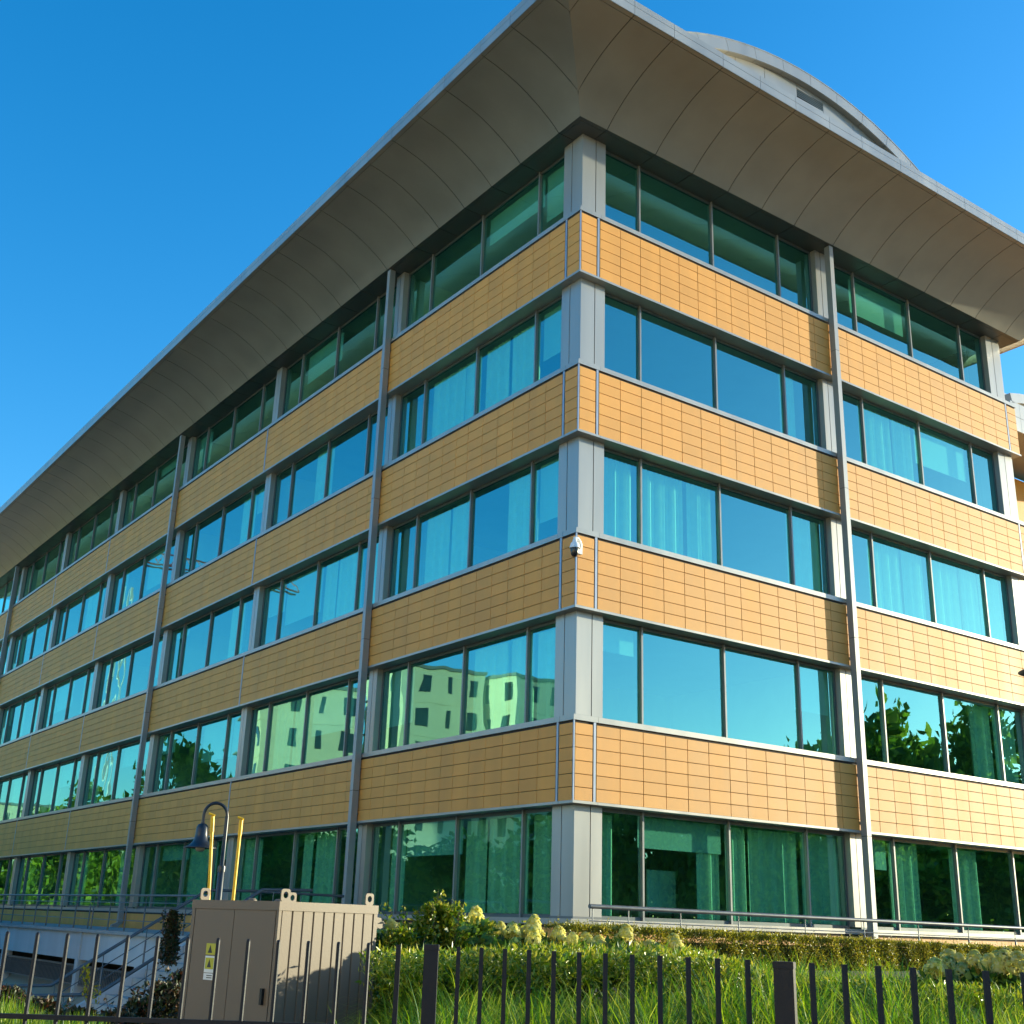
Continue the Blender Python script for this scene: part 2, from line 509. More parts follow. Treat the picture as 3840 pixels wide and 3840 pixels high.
# columns between windows
def column(side, a0, a1, z0, z1, groove):
    for (p, q) in ((a0, groove-0.011), (groove+0.011, a1)):
        sbox(MB(), side, p, q, 0.20, 0.40 if not (side == 'L' and a0 < 0.3) else 0.215, z0, z1).build('column_panel', M['alu'], bld)
TOPZ = {k: (S[k+1]-1.672-0.054 if k < 5 else 19.575) for k in S}
for k in S:
    z0 = S[k]+(0.045 if k < 5 else 0.002)
    z1 = TOPZ[k]
    # corner column
    for (p, q) in ((0.20, 0.599), (0.621, 0.91)):
        MB().box(p, q, 0.20, 0.222, z0, z1).build('column_panel', M['alu'], bld)
    for (p, q) in ((0.224, 0.589), (0.611, 0.905)):
        MB().box(0.20, 0.222, p, q, z0, z1).build('column_panel', M['alu'], bld)
    MB().box(0.224, 0.908, 0.224, 0.903, z0+0.002, z1).build('column_core', M['frame'], bld)
    MB().box(0.18, 0.90, 0.18, 0.90, S[k]+0.001, z0-0.001).build('column_foot', M['alu_dark'], bld) if k < 5 else None
    column('R', 8.47, 8.89, z0, z1, 8.68)
    column('R', 16.45, 17.16, z0, z1, 16.78)
    sbox(MB(), 'R', 16.46, 17.15, 0.225, 0.9, z0, z1).build('column_core', M['frame'], bld)
    MB().box(8.48, 8.88, 0.215, 0.395, z0+0.002, z1).build('column_core', M['frame'], bld)
    for b in range(1, 7):
        column('L', LB[b]-0.21, LB[b]+0.21, z0, z1, LB[b])
        MB().box(0.215, 0.395, LB[b]-0.2, LB[b]+0.2, z0+0.002, z1).build('column_core', M['frame'], bld)

# windows
def window(side, a0, a1, first, k, n=3):
    z0, z1 = S[k]+0.003, TOPZ[k]
    fr = MB()
    sbox(fr, side, a0+0.002, a1-0.002, 0.36, 0.43, z0, z0+0.07)
    sbox(fr, side, a0+0.002, a1-0.002, 0.36, 0.43, z1-0.075, z1-0.001)
    sbox(fr, side, a0+0.002, a0+0.055, 0.36, 0.43, z0+0.071, z1-0.076)
    sbox(fr, side, a1-0.055, a1-0.002, 0.36, 0.43, z0+0.071, z1-0.076)
    wo_ = fr.build('window', M['frame'], bld)
    ms = [first+2.5*i for i in range(n)]
    for mx in ms:
        sbox(MB(), side, mx-0.024, mx+0.024, 0.315, 0.425, z0+0.0005, z1-0.0015).build('mullion', M['mull'], wo_)
    ed = [a0+0.056]+[v for mx in ms for v in (mx-0.026, mx+0.026)]+[a1-0.056]
    for i in range(0, len(ed), 2):
        p, q = ed[i], ed[i+1]
        sbox(MB(), side, p, q, 0.385, 0.400, z0+0.072, z1-0.077).build('pane', M['glass'], wo_)
        # blinds hang inside
        rr = random.Random(hash((side, round(a0, 2), k, i)) & 0xffff if False else int(a0*13+k*101+i*7+(5 if side == 'L' else 0)))
        mode = rr.random()
        key = (side, round(a0), k, i//2)
        forced = {('R', 1, 1, 0): 'sl', ('R', 1, 1, 1): 'rr', ('R', 1, 1, 2): 'sf', ('R', 1, 1, 3): 'sf', ('R', 9, 1, 0): 'rs', ('R', 9, 1, 1): 'sl', ('R', 9, 1, 2): 'sl', ('R', 9, 1, 3): 'no',
                  ('R', 1, 3, 0): 'sf', ('R', 1, 3, 1): 'sf', ('R', 1, 3, 3): 'sf', ('R', 9, 3, 0): 'sl', ('R', 9, 3, 1): 'sf', ('R', 9, 3, 2): 'sf', ('R', 1, 3, 2): 'no',
                  ('R', 9, 2, 3): 'sf', ('R', 9, 2, 2): 'sr', ('R', 1, 4, 0): 'no', ('R', 1, 4, 3): 'sl', ('R', 1, 2, 1): 'no',
                  ('L', 1, 1, 0): 'sf', ('L', 1, 1, 1): 'sf', ('L', 1, 1, 2): 'rs', ('L', 1, 1, 3): 'sl'}
        md = forced.get(key)
        if md is None:
            md = ('rs' if mode < .15 else 'no') if k == 5 else ('rs' if mode < .28 else 'sf' if mode < .42 else 'sl' if mode < .58 else 'no')
        if md in ('rr', 'rs'):
            hgt = rr.uniform(0.45, 0.8) if k == 1 else rr.uniform(.3, 1.5)
            if md == 'rr': hgt = 0.62
            sbox(MB(), side, p+0.02, q-0.02, 0.55, 0.556, z1-0.08-hgt, z1-0.08).build('roller_blind', M['roller'], wo_)
        if md in ('sf', 'sl', 'sr', 'rr'):
            s0, s1 = p+0.03, q-0.03
            L = s1-s0
            if md == 'sl': s1 = s0+L*0.5
            if md == 'sr': s0 = s1-L*0.4
            if md == 'rr': s0 = s1-L*0.3
            spans = [(s0, s1)]
            if md == 'sf' and L > 1.5:
                c_ = s0+L*rr.uniform(0.25, 0.75); spans = [(s0+rr.uniform(0, .25), c_), (c_+rr.uniform(0.03, .12), s1)]
            bmb = MB()
            for (t0, t1) in spans:
                n_ = max(4, int((t1-t0)/0.055))
                ph = rr.uniform(0, 6)
                base_ = len(bmb.v)
                for j_ in range(n_+1):
                    x = t0+(t1-t0)*j_/n_
                    yy = 0.60+0.045*(1 if j_ % 2 else -1)*(0.6+0.4*math.sin(j_*0.9+ph))
                    for zz2 in (z0+0.08, z1-0.10):
                        bmb.v.append((x, yy, zz2) if side == 'R' else (yy, x, zz2))
                    for zz2 in (z0+0.08, z1-0.10):
                        bmb.v.append((x, yy+0.004, zz2) if side == 'R' else (yy+0.004, x, zz2))
                for j_ in range(n_):
                    b_ = base_+4*j_
                    bmb.f += [(b_, b_+4, b_+5, b_+1), (b_+2, b_+3, b_+7, b_+6), (b_+1, b_+5, b_+7, b_+3), (b_, b_+2, b_+6, b_+4)]
            tag(bmb.build('pleated_curtain', M['blind'], wo_, fix=True))
for k in S:
    window('R', 0.91, 8.47, RB[0]+1.57, k)
    window('R', 8.89, 16.45, RB[1]+1.57, k)
    for b in range(7):
        a0 = 0.905 if b == 0 else LB[b]+0.21
        window('L', a0, LB[b+1]-0.21, LB[b]+1.55, k)

# floor plates, core and end walls
for k in S:
    zt, zb = S[k]-0.80, (S[k]-1.60 if k > 1 else -0.2)
    MB().box(0.44, XR-0.2, 0.44, YL-0.2, zb, zt).build('floor_plate', M['ceil'], bld)
MB().box(0.302, XR-0.2, 0.302, YL-0.3, 19.62, 19.9).build('floor_plate', M['ceil'], bld)
core = MB()
core.box(6.8, 6.95, 6.5, YL-6, -0.1, 19.6)
core.box(6.952, XR-0.25, 6.5, 6.65, -0.1, 19.6)
core.build('core_wall', M['core'], bld)
MB().box(XR-0.15, XR, 0.302, YL-0.3, -0.3, 19.57).build('end_wall', M['alu'], bld)
part = MB()
for b in range(1, 7): part.box(0.62, 6.7, LB[b]-0.05, LB[b]+0.05, S[1]-0.79, 19.6)
part.box(8.63, 8.73, 0.62, 6.4, S[2], S[3]-1.62)
part.build('partition', M['core'], bld)
# office things seen through the glass
for (nm, lb, ct, x0, x1, y0, y1, z0, z1, mt) in (
        ('flip_chart', 'pale flip chart board behind the second ground floor pane right of the corner', 'flip chart', 3.10, 3.92, 1.3, 1.34, 2.0, 2.86, 'board'),
        ('desk_screen', 'dark desk partition behind the glass just right of the grey downpipe', 'desk screen', 10.35, 11.5, 1.2, 1.24, 1.5, 2.30, 'dark'),
        ('monitor', 'dark monitor on a desk behind the ground floor glass right of the downpipe', 'monitor', 11.6, 12.2, 1.3, 1.34, 1.85, 2.22, 'dark'),
        ('cupboard', 'dark low cupboard behind the ground floor glass near the right edge of the photo', 'cupboard', 13.6, 14.6, 1.2, 1.6, 1.05, 2.15, 'dark')):
    r_ = tag(empty(nm, ((x0+x1)/2, (y0+y1)/2, 1.0)), lb, ct)
    MB().box(x0, x1, y0, y1, z0, z1).build('panel', M[mt], r_)
    MB().box(x0+0.05, x0+0.09, y0, y1, 1.005, z0-0.001).build('leg', M['dark'], r_)
    MB().box(x1-0.09, x1-0.05, y0, y1, 1.005, z0-0.001).build('leg', M['dark'], r_)

# ------------------------------------------------------------------ eave: curved soffit swept round the building
PROF = [(0.270, 19.575), (0.40, 19.70), (0.535, 19.812), (0.63, 19.88), (0.88, 20.049), (1.23, 20.246), (1.507, 20.378), (1.80, 20.482), (1.93, 20.516), (2.15, 20.576), (2.485, 20.645)]
SIDES = {  # side: (length, map(a, o) -> x, y)
    'R': (XR, lambda a, o: (a, -o)),
    'L': (YL, lambda a, o: (-o, a)),
    'E': (YL, lambda a, o: (XR+o, a))}
def joints(side):
    L = SIDES[side][0]
    js = [-1.93, -0.63]
    if side == 'R':
        base = RB
    else:
        base = LB
    for b in range(len(base)-1):
        js += [base[b]+0.02 if b == 0 else base[b]] + [base[b]+1.57+1.25*i for i in range(5)]
    js.append(base[-1])
    js += [L+0.63, L+1.93]
    return [-3.2]+js+[L+3.2]
def soffit_panel(name, side, j0, j1, prof, mat, g=0.020, conv=0.0, lift=0.0):
    L, fn = SIDES[side]
    rows = []
    for (o, z) in prof:
        a0 = max(j0+g/2, -o+g/2*0); a1 = min(j1-g/2, L+o)
        if a1 - a0 < -0.02: continue
        a1 = max(a1, a0+0.0005)
        rows.append((a0, a1, o, z+lift))
    if len(rows) < 2: return None
    m = MB()
    for (a0, a1, o, z) in rows:
        x0, y0 = fn(a0, o); x1, y1 = fn(a1, o)
        m.v += [(x0, y0, z), (x1, y1, z)]
    for i in range(len(rows)-1):
        m.f.append((2*i, 2*i+1, 2*i+3, 2*i+2))
    # a thin upper skin closes the panel
    n = len(m.v)
    m.v += [(p[0], p[1], p[2]+0.015) for p in m.v]
    for i in range(len(rows)-1):
        m.f.append((n+2*i, n+2*i+2, n+2*i+3, n+2*i+1))
        m.f.append((2*i, 2*i+2, n+2*i+2, n+2*i)); m.f.append((2*i+1, n+2*i+1, n+2*i+3, 2*i+3))
    k2 = 2*(len(rows)-1)
    m.f.append((0, n, n+1, 1)); m.f.append((k2, k2+1, n+k2+1, n+k2))
    return m.build(name, mat, bld, smooth=True)
for side in ('R', 'L', 'E'):
    L = SIDES[side][0]
    js = joints(side)
    jl = js if side != 'E' else [-3.2, 0.55, 8.6, 16.8, 33, L+3.2]
    for i in range(len(jl)-1):
        soffit_panel('soffit_panel', side, jl[i], jl[i+1], PROF, M['soffit'])
        soffit_panel('eave_edge_panel', side, jl[i], jl[i+1], [(2.497, 20.648), (2.60, 20.662)], M['soffit'])
        for (z0, z1) in ((20.664, 20.895), (20.905, 21.06)):
            g = 0.010
            a0 = max(jl[i]+g/2, -2.6); a1 = min(jl[i+1]-g/2, L+2.6)
            if a1-a0 < 0.02: continue
            m = MB()
            d = [(a0, 2.60), (a1, 2.60), (a1-(0.03 if a1 > L+2.55 else 0), 2.57), (a0+(0.03 if a0 < -2.55 else 0), 2.57)]
            fn = SIDES[side][1]
            m.prism([fn(a, o) for a, o in d], 2, z0, z1)
            m.build('fascia_panel', M['alu'], bld)
    fj = [-1.0] + [j for j in jl if 0 < j < L] + [L+1.0]
    for i in range(len(fj)-1):
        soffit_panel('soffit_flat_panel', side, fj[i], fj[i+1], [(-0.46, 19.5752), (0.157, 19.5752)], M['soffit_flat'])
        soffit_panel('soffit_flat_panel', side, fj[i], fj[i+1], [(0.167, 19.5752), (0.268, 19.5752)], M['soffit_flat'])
    # dark liner above the joints
    soffit_panel('soffit_liner', side, -4, L+4, [(-0.46, 19.5752), (0.27, 19.5752)]+PROF+[(2.565, 20.658)], M['cavity'], lift=0.028)
lin = MB()
lin.box(-2.568, XR+2.568, -2.568, YL+2, 20.70, 21.05)
lin.build('roof_deck', M['cavity'], bld)
top = MB()
top.box(-2.53, XR+2.53, -2.53, YL+2, 21.051, 21.058)
top.build('roof_sheet', M['roof'], bld)

# ------------------------------------------------------------------ arched roof over the middle
AC, AZ, AR, ARI = 8.60, 13.74, 11.70, 11.31
aj = [math.pi/2 + (i-8)*0.1015 for i in range(17)]
def arcpt(r, an): return (AC + r*math.cos(an), AZ + r*math.sin(an))
def arch_panel(name, r0, r1, a0, a1, y0, y1, mat, parent=bld, seg=4):
    m = MB()
    ang = [a0+(a1-a0)*i/seg for i in range(seg+1)]
    n = 0
    for an in ang:
        for (r, y) in ((r0, y0), (r1, y0), (r1, y1), (r0, y1)):
            x, z = arcpt(r, an); m.v.append((x, y, z))
    for i in range(seg):
        for k in range(4):
            k2 = (k+1) % 4
            m.f.append((4*i+k, 4*i+k2, 4*i+4+k2, 4*i+4+k))
    m.f.append((0, 1, 2, 3)); m.f.append((4*seg+3, 4*seg+2, 4*seg+1, 4*seg))
    return m.build(name, mat, parent, smooth=True)
for i in range(16):
    arch_panel('arch_rim_panel', ARI, AR-0.02, aj[i]+0.0005, aj[i+1]-0.0005, 0.08, 0.12, M['alu'])
    arch_panel('arch_soffit_panel', ARI+0.005, ARI+0.03, aj[i]+0.0005, aj[i+1]-0.0005, 0.122, 0.36, M['soffit'])
arch_panel('arch_cap', AR-0.018, AR+0.012, aj[0], aj[-1], 0.07, 0.30, M['alu'], seg=40)
arch_panel('vault_roof', AR-0.10, AR-0.02, aj[0], aj[-1], 0.125, YL, M['roof'], seg=48)
tj = [0.6, 1.9, 3.2, 4.45, 5.65, 6.83, 8.19, 9.335, 10.683, 12.0, 13.2, 14.5, 15.8, 17.0]
for i in range(len(tj)-1):
    x0, x1 = tj[i]+0.008, tj[i+1]-0.008
    def zt(x): return AZ+math.sqrt(max((ARI+0.02)**2-(x-AC)**2, 1))
    n = 5
    bot = 21.08
    if i == 6:
        MB().prism([(x0, bot), (x1, bot), (x1, 24.62), (x0, 24.58)], 1, 0.27, 0.33).build('gable_panel', M['alu'], bld)
        for s_ in range(4):
            z_ = 24.64+s_*0.062
            MB().box(x0, x1, 0.27, 0.315, z_, z_+0.03).build('louver_slat', M['frame'], bld)
        bot = 24.89
    pl = [(x0, bot)] + [(x1, bot)] + [(x1+(x0-x1)*t/n, zt(x1+(x0-x1)*t/n)) for t in range(n+1)]
    MB().prism(pl, 1, 0.27, 0.33).build('gable_panel', M['alu'], bld)
MB().prism([(AC+11.2*math.cos(a), AZ+11.2*math.sin(a)) for a in [aj[0]+(aj[-1]-aj[0])*i/30 for i in range(31)]], 1, 0.34, 0.37).build('gable_backing', M['cavity'], bld)

# ------------------------------------------------------------------ downpipes (parts of the building)
def pipe_box(mb, side, c, z0, z1, w2=0.0755, d0=-0.21, d1=-0.036):
    return sbox(mb, side, c-w2, c+w2, d0, d1, z0, z1)
for side, cs, zz in (('R', [8.66], [0.7, 3.852, 8.562, 12.476, 16.388, 19.574]), ('L', [LB[1]-0.02, LB[3]-0.02, LB[6]-0.02], [1.32, 4.725, 8.60, 12.5, 16.4, 19.574])):
    for c in cs:
        pr = None
        for i in range(len(zz)-1):
            o = pipe_box(MB(), side, c, zz[i]+0.006, zz[i+1]-0.006).build('downpipe' if pr is None else 'pipe_segment', M['pipe'], bld if pr is None else pr)
            if pr is None: pr = o
        pipe_box(MB(), side, c, zz[0], zz[-1]-0.01, 0.070, -0.204, -0.042).build('pipe_core', M['cavity'], pr)
        for k in (2, 3, 4, 5):
            for dz in (-0.40, -1.50):
                sbox(MB(), side, c-0.05, c+0.05, -0.0355, 0.02, S[k]+dz-0.03, S[k]+dz+0.03).build('bracket', M['frame'], pr)
        if side == 'L':
            m = MB(); m.prism([(-0.21, 1.33), (-0.036, 1.33), (-0.2, 1.17), (-0.42, 1.17), (-0.42, 1.24)], 1, c-0.07, c+0.07)
            m.build('shoe', M['pipe'], pr)

# ------------------------------------------------------------------ security camera on the corner
sc_ = tag(empty('security_camera', (0.0, 0.0, 9.0)), 'white dome security camera mounted on the building corner below the third window band', 'security camera')
cxx, cyy, cz0 = -0.135, -0.12, 9.03
MB().box(0.03, 0.13, -0.05, -0.0045, 8.98, 9.22).build('mounting_plate', M['white'], sc_)
MB().tube([(0.08, -0.04, 9.12), (0.03, -0.09, 9.22), (-0.05, -0.115, 9.28), (cxx, cyy, 9.27), (cxx, cyy, 9.20)], 0.034, 12).build('arm', M['white'], sc_, smooth=True)
MB().lathe([(0.0, 9.235), (0.045, 9.23), (0.05, 9.19), (0.085, 9.15), (0.105, 9.08), (0.115, 9.045), (0.10, 9.04), (0.0, 9.04)], cxx, cyy).build('housing', M['white'], sc_, smooth=True)
MB().lathe([(0.088, 9.039), (0.088, 8.97), (0.075, 8.91), (0.045, 8.865), (0.0, 8.855)], cxx, cyy).build('lens_dome', M['black'], sc_, smooth=True)

# ------------------------------------------------------------------ ground and terrain
def hgt(x, y):
    """terrain height"""
    d = np.hypot(x-CAM.x, y-CAM.y)
    h = 0.0 + 0.45*np.clip((d-5.6)/2.0, 0, 1) + 0.55*np.clip((d-7.6)/9.0, 0, 1)
    low = np.clip((y+1.5)/3.0, 0, 1)*np.clip((-1.5-x)/1.5, 0, 1)
    left = np.clip((y+4.0-(-14-x)*0.0)/4.0, 0, 1)*np.clip((-5.5-x)/3.0, 0, 1)
    t = np.maximum(low, left)
    h = h*(1-t) + GROUND_Z*t
    yw_ = np.degrees(np.arctan2(y-CAM.y, x-CAM.x))
    t3 = np.clip((yw_-57.5)/4.0, 0, 1)*np.clip((140-yw_)/20, 0, 1)*np.clip((d-6.5)/2.5, 0, 1)
    h = np.minimum(h, h*(1-t3)+(-0.35)*t3)
    out = np.clip((np.hypot(x, y)-70)/20, 0, 1)
    return h*(1-out) + GROUND_Z*out
P1x, P1y, P2x, P2y = -12.113, -14.212, -11.548, -15.561
gx = np.concatenate([np.linspace(-900, -60, 10), np.linspace(-50, -22, 8), np.linspace(-20, 24, 89), np.linspace(30, 80, 8), np.linspace(120, 900, 8)])
gy = np.concatenate([np.linspace(-900, -60, 10), np.linspace(-50, -26, 7), np.linspace(-24, 14, 77), np.linspace(20, 80, 9), np.linspace(120, 900, 8)])
X_, Y_ = np.meshgrid(gx, gy, indexing='ij')
Z_ = hgt(X_, Y_)
nxg, nyg = len(gx), len(gy)
V = np.stack([X_.ravel(), Y_.ravel(), Z_.ravel()], 1)
ii, jj = np.meshgrid(np.arange(nxg-1), np.arange(nyg-1), indexing='ij')
b0 = (ii*nyg+jj).ravel()
F = np.stack([b0, b0+nyg, b0+nyg+1, b0+1], 1)
gm, gt_, gp = new_mat('ground_material')
gn, gl_ = gt_.nodes, gt_.links
geo = gn.new('ShaderNodeNewGeometry'); no = gn.new('ShaderNodeTexNoise'); no.inputs['Scale'].default_value = 0.35; no.inputs['Detail'].default_value = 8
gl_.new(geo.outputs['Position'], no.inputs['Vector'])
cr = gn.new('ShaderNodeValToRGB'); cr.color_ramp.elements[0].position = 0.35; cr.color_ramp.elements[1].position = 0.65
cr.color_ramp.elements[0].color = (0.40, 0.30, 0.20, 1); cr.color_ramp.elements[1].color = (0.52, 0.41, 0.29, 1)
gl_.new(no.outputs['Fac'], cr.inputs[0]); gl_.new(cr.outputs[0], gp.inputs['Base Color']); gp.inputs['Roughness'].default_value = 0.95
gnd = mesh_obj('ground', np_mesh('ground', V, F, gm))
tag(gnd, kind='structure')
bx = np.linspace(-13, 16, 75); by = np.linspace(-17.5, 4, 60)
Xb, Yb = np.meshgrid(bx, by, indexing='ij')
Zb = hgt(Xb, Yb)+0.012
Vb = np.stack([Xb.ravel(), Yb.ravel(), Zb.ravel()], 1)
i2, j2 = np.meshgrid(np.arange(len(bx)-1), np.arange(len(by)-1), indexing='ij')
bb = (i2*len(by)+j2).ravel()
Fb = np.stack([bb, bb+len(by), bb+len(by)+1, bb+1], 1)
cxm, cym = Xb[:-1, :-1].ravel(), Yb[:-1, :-1].ravel()
okb = ((cxm-P1x)*(P2y-P1y)-(cym-P1y)*(P2x-P1x) < -0.4) & ~((cxm > -0.6) & (cym > -1.9))
bed = mesh_obj('planting_bed', np_mesh('planting_bed', Vb, Fb[okb], M['soil']))
tag(bed, kind='structure')
# street the photograph is taken from
st = MB(); st.box(-60, 60, -60, -19.2, 0.004, 0.008)
# walkway along the right facade
wk = MB(); wk.box(-1.2, 40, -1.45, -0.02, 0.80, 1.03)
tag(wk.build('walkway', M['pave']), kind='structure')

# ------------------------------------------------------------------ terrace on the left
ter = tag(empty('terrace', (-3, 20, 0)), 'raised concrete terrace with a pale blue-grey wall under its slab, left of the beige cabinet', 'terrace')
MB().box(-3.05, -0.02, 9.6, 62, 1.07, 1.16).build('slab', M['slab'], ter)
MB().box(-3.75, -0.02, 5.6, 9.598, 1.07, 1.16).build('slab', M['slab'], ter)
wl = MB()
ys = 12.4
panels = [(9.2, 19.6), (19.9, 28.0), (28.3, 36.5), (36.8, 45), (45.3, 53.5)]
for (p, q) in panels:
    wl = MB(); wl.box(-2.95, -2.8, p, q, 0.30, 1.068); wl.build('wall_panel', M['conc'], ter)
MB().box(-2.95, -2.8, 9.2, 14.9, GROUND_Z-0.05, 0.299).build('wall_panel', M['conc'], ter)
for p in (19.6, 28.0, 36.5, 45.0):
    MB().box(-3.0, -2.7, p+0.002, p+0.298, GROUND_Z-0.05, 1.068).build('pier', M['conc'], ter)
MB().box(-3.70, -0.5, 5.7, 9.19, GROUND_Z-0.05, 1.068).build('wall_panel', M['conc'], ter)
MB().box(-0.4, -0.3, 9.2, 60, GROUND_Z, 1.06).build('back_wall', M['cavity'], ter)
for (p, q) in ((15.0, 19.55), (19.95, 27.95), (28.35, 36.4), (36.9, 44.9)):
    g = MB()
    g.box(-2.93, -2.89, p, q, 0.10, 0.15); g.box(-2.93, -2.89, p, q, -0.42, -0.38)
    y = p
    while y < q:
        g.box(-2.925, -2.90, y, y+0.035, -0.379, 0.099); y += 0.14
    tag(g.build('grille', M['rail'], ter), kind='stuff')

def railing(name, label, pts, posts, mat, rtop=0.028, mids=(0.75, 0.5, 0.25), post_h=1.0, group=None):
    """pts: list of top rail points; posts: list of (x, y, ztop)"""
    r0 = tag(empty(name, (pts[0][0], pts[0][1], pts[0][2]-post_h)), label, 'railing', group)
    MB().tube(pts, rtop, 10).build('top_rail', mat, r0, smooth=True)
    for f_ in mids:
        MB().tube([(p[0], p[1], p[2]-post_h*(1-f_)) for p in pts], 0.011, 6).build('lower_rail', mat, r0, smooth=True)
    for (x, y, z) in posts:
        MB().tube([(x, y, z-post_h), (x, y, z-0.32*post_h), (x, y, z-0.30*post_h), (x, y, z)], [0.022, 0.022, 0.011, 0.011], 8).build('post', mat, r0, smooth=True)
    return r0
tp = [13.0, 14.46, 15.92, 17.3, 18.78, 19.1, 20.47, 21.94, 23.4, 24.8, 26.2, 27.6, 29.0, 30.4, 31.8, 33.2, 34.6, 36.0, 37.4, 38.8]
railing('terrace_railing', 'grey tube railing with thin lower rails along the terrace edge at the left', [(-3.0, y, 2.10+0.0018*(y-11)) for y in (10.2, 20, 30, 42)], [(-3.0, y, 2.10+0.0018*(y-11)) for y in tp+[11.6]], M['rail'], 0.026, (0.8, 0.55, 0.3), 0.94)
# stair with its two sloping rails
strr = tag(empty('outdoor_stair', (-5, 7.5, GROUND_Z)), 'outdoor stair running down to the left from the terrace', 'stair')
n_st = 12
for i in range(n_st):
    x1 = -3.76-0.27*i; z1 = 1.16-0.168*(i+1)
    MB().box(x1-0.27, x1-0.001, 6.15, 8.85, max(GROUND_Z-0.05, z1-0.25), z1).build('step', M['slab'], strr)
for y0 in (5.98, 8.86):
    MB().prism([(-3.76, 1.16), (-3.76, 0.72), (-7.0, GROUND_Z-0.05), (-7.2, GROUND_Z-0.05), (-7.2, -0.80)], 1, y0, y0+0.15).build('stringer', M['conc'], strr)
def zr(x): return 2.19+(x+3.6)*0.635
railing('stair_railing', 'far sloping handrail of the outdoor stair, meeting the terrace railing', [(-2.3, 9.0, 2.23), (-3.55, 9.0, 2.20), (-6.78, 9.0, 0.16), (-8.6, 9.0, 0.13)], [(-3.3, 9.0, 2.2), (-4.86, 9.0, zr(-4.86)), (-5.75, 9.0, zr(-5.75)), (-6.7, 9.0, zr(-6.7)), (-8.0, 9.0, 0.14)], M['rail'], 0.036, (0.72, 0.45), 1.0, 'handrails of the outdoor stair')
railing('stair_railing', 'near sloping handrail of the outdoor stair, partly hidden by the beige cabinet', [(-2.4, 6.0, 2.23), (-3.55, 6.0, 2.20), (-6.78, 6.0, 0.16), (-8.9, 6.0, 0.13)], [(-3.3, 6.0, 2.2), (-4.9, 6.0, zr(-4.9)), (-5.85, 6.0, zr(-5.85)), (-7.4, 6.0, 0.15)], M['rail'], 0.036, (0.72, 0.45), 1.0, 'handrails of the outdoor stair')
railing('landing_railing', 'short level railing on the landing behind the yellow posts', [(-3.2, 7.5, 1.96), (-2.95, 7.5, 2.19), (-0.8, 7.5, 2.17)], [(-2.9, 7.5, 2.18), (-0.85, 7.5, 2.17), (-1.9, 7.5, 2.175)], M['rail'], 0.03, (0.7,), 1.0)

# right hand railing in front of the ground floor
px = [-0.48, 0.37, 1.67, 3.22, 5.15, 7.01, 8.865, 10.71, 12.56, 14.5]
rz = lambda x: 2.010-0.0045*x
railing('walkway_railing', 'grey round handrail on posts behind the hedge, in front of the right facade', [(x, -1.2, rz(x)) for x in (-0.55, 4, 9, 16)], [(x, -1.2, rz(x)-0.02) for x in px], M['rail'], 0.041, (0.74,), 0.95)

# ------------------------------------------------------------------ street lamps
def lamp(name, label, cx, cy, zoff, group, ang):
    """gooseneck lamp; (cx, cy) centre of the shade; ang = direction from shade to pole"""
    ux, uy = math.cos(ang), math.sin(ang)
    D = 0.36
    pxx, pyy = cx+ux*D, cy+uy*D
    r0 = tag(empty(name, (pxx, pyy, zoff-0.9)), label, 'street lamp', group)
    gz = zoff-0.9
    MB().tube([(pxx, pyy, gz), (pxx, pyy, zoff+2.34), (pxx, pyy, zoff+2.37), (pxx, pyy, zoff+3.15)], [0.062, 0.052, 0.034, 0.030], 14).build('pole', M['lamp'], r0, smooth=True)
    MB().lathe([(0.0, zoff+2.40), (0.058, zoff+2.39), (0.062, zoff+2.36), (0.062, zoff+2.30), (0.0, zoff+2.29)], pxx, pyy, 16).build('collar', M['lamp'], r0, smooth=True)
    arc = [(pxx, pyy, zoff+3.151)]
    for i in range(1, 16):
        t = math.pi*i/15
        arc.append((pxx-ux*D/2*(1-math.cos(t)), pyy-uy*D/2*(1-math.cos(t)), zoff+3.15+0.19*math.sin(t)))
    arc.append((cx, cy, zoff+3.06))
    MB().tube(arc, 0.024, 12).build('gooseneck', M['lamp'], r0, smooth=True)
    z = zoff
    MB().lathe([(0.0, z+3.085), (0.026, z+3.08), (0.030, z+3.02), (0.07, z+3.0), (0.092, z+2.955), (0.098, z+2.85), (0.115, z+2.76), (0.16, z+2.70), (0.225, z+2.665), (0.262, z+2.648), (0.262, z+2.642), (0.225, z+2.655), (0.10, z+2.74), (0.0, z+2.78)], cx, cy).build('lamp_shade', M['lamp'], r0, smooth=True)
    MB().lathe([(0.19, z+2.676), (0.10, z+2.735), (0.0, z+2.75)], cx, cy).build('reflector', M['refl'], r0, smooth=True)
    MB().lathe([(0.075, z+2.69), (0.075, z+2.62), (0.05, z+2.595), (0.0, z+2.588)], cx, cy).build('bulb_glass', M['lens'], r0, smooth=True)
    return r0
lamp('street_lamp', 'dark blue gooseneck street lamp with a bell shade, standing behind the yellow posts', -7.426, 0.04, 0.0, 'gooseneck street lamps', -0.35)
pc = at(3925, 2520, 12.6)
lamp('street_lamp', 'street lamp shade cut off by the right edge of the photo', pc.x, pc.y, pc.z-2.645, 'gooseneck street lamps', -0.6)

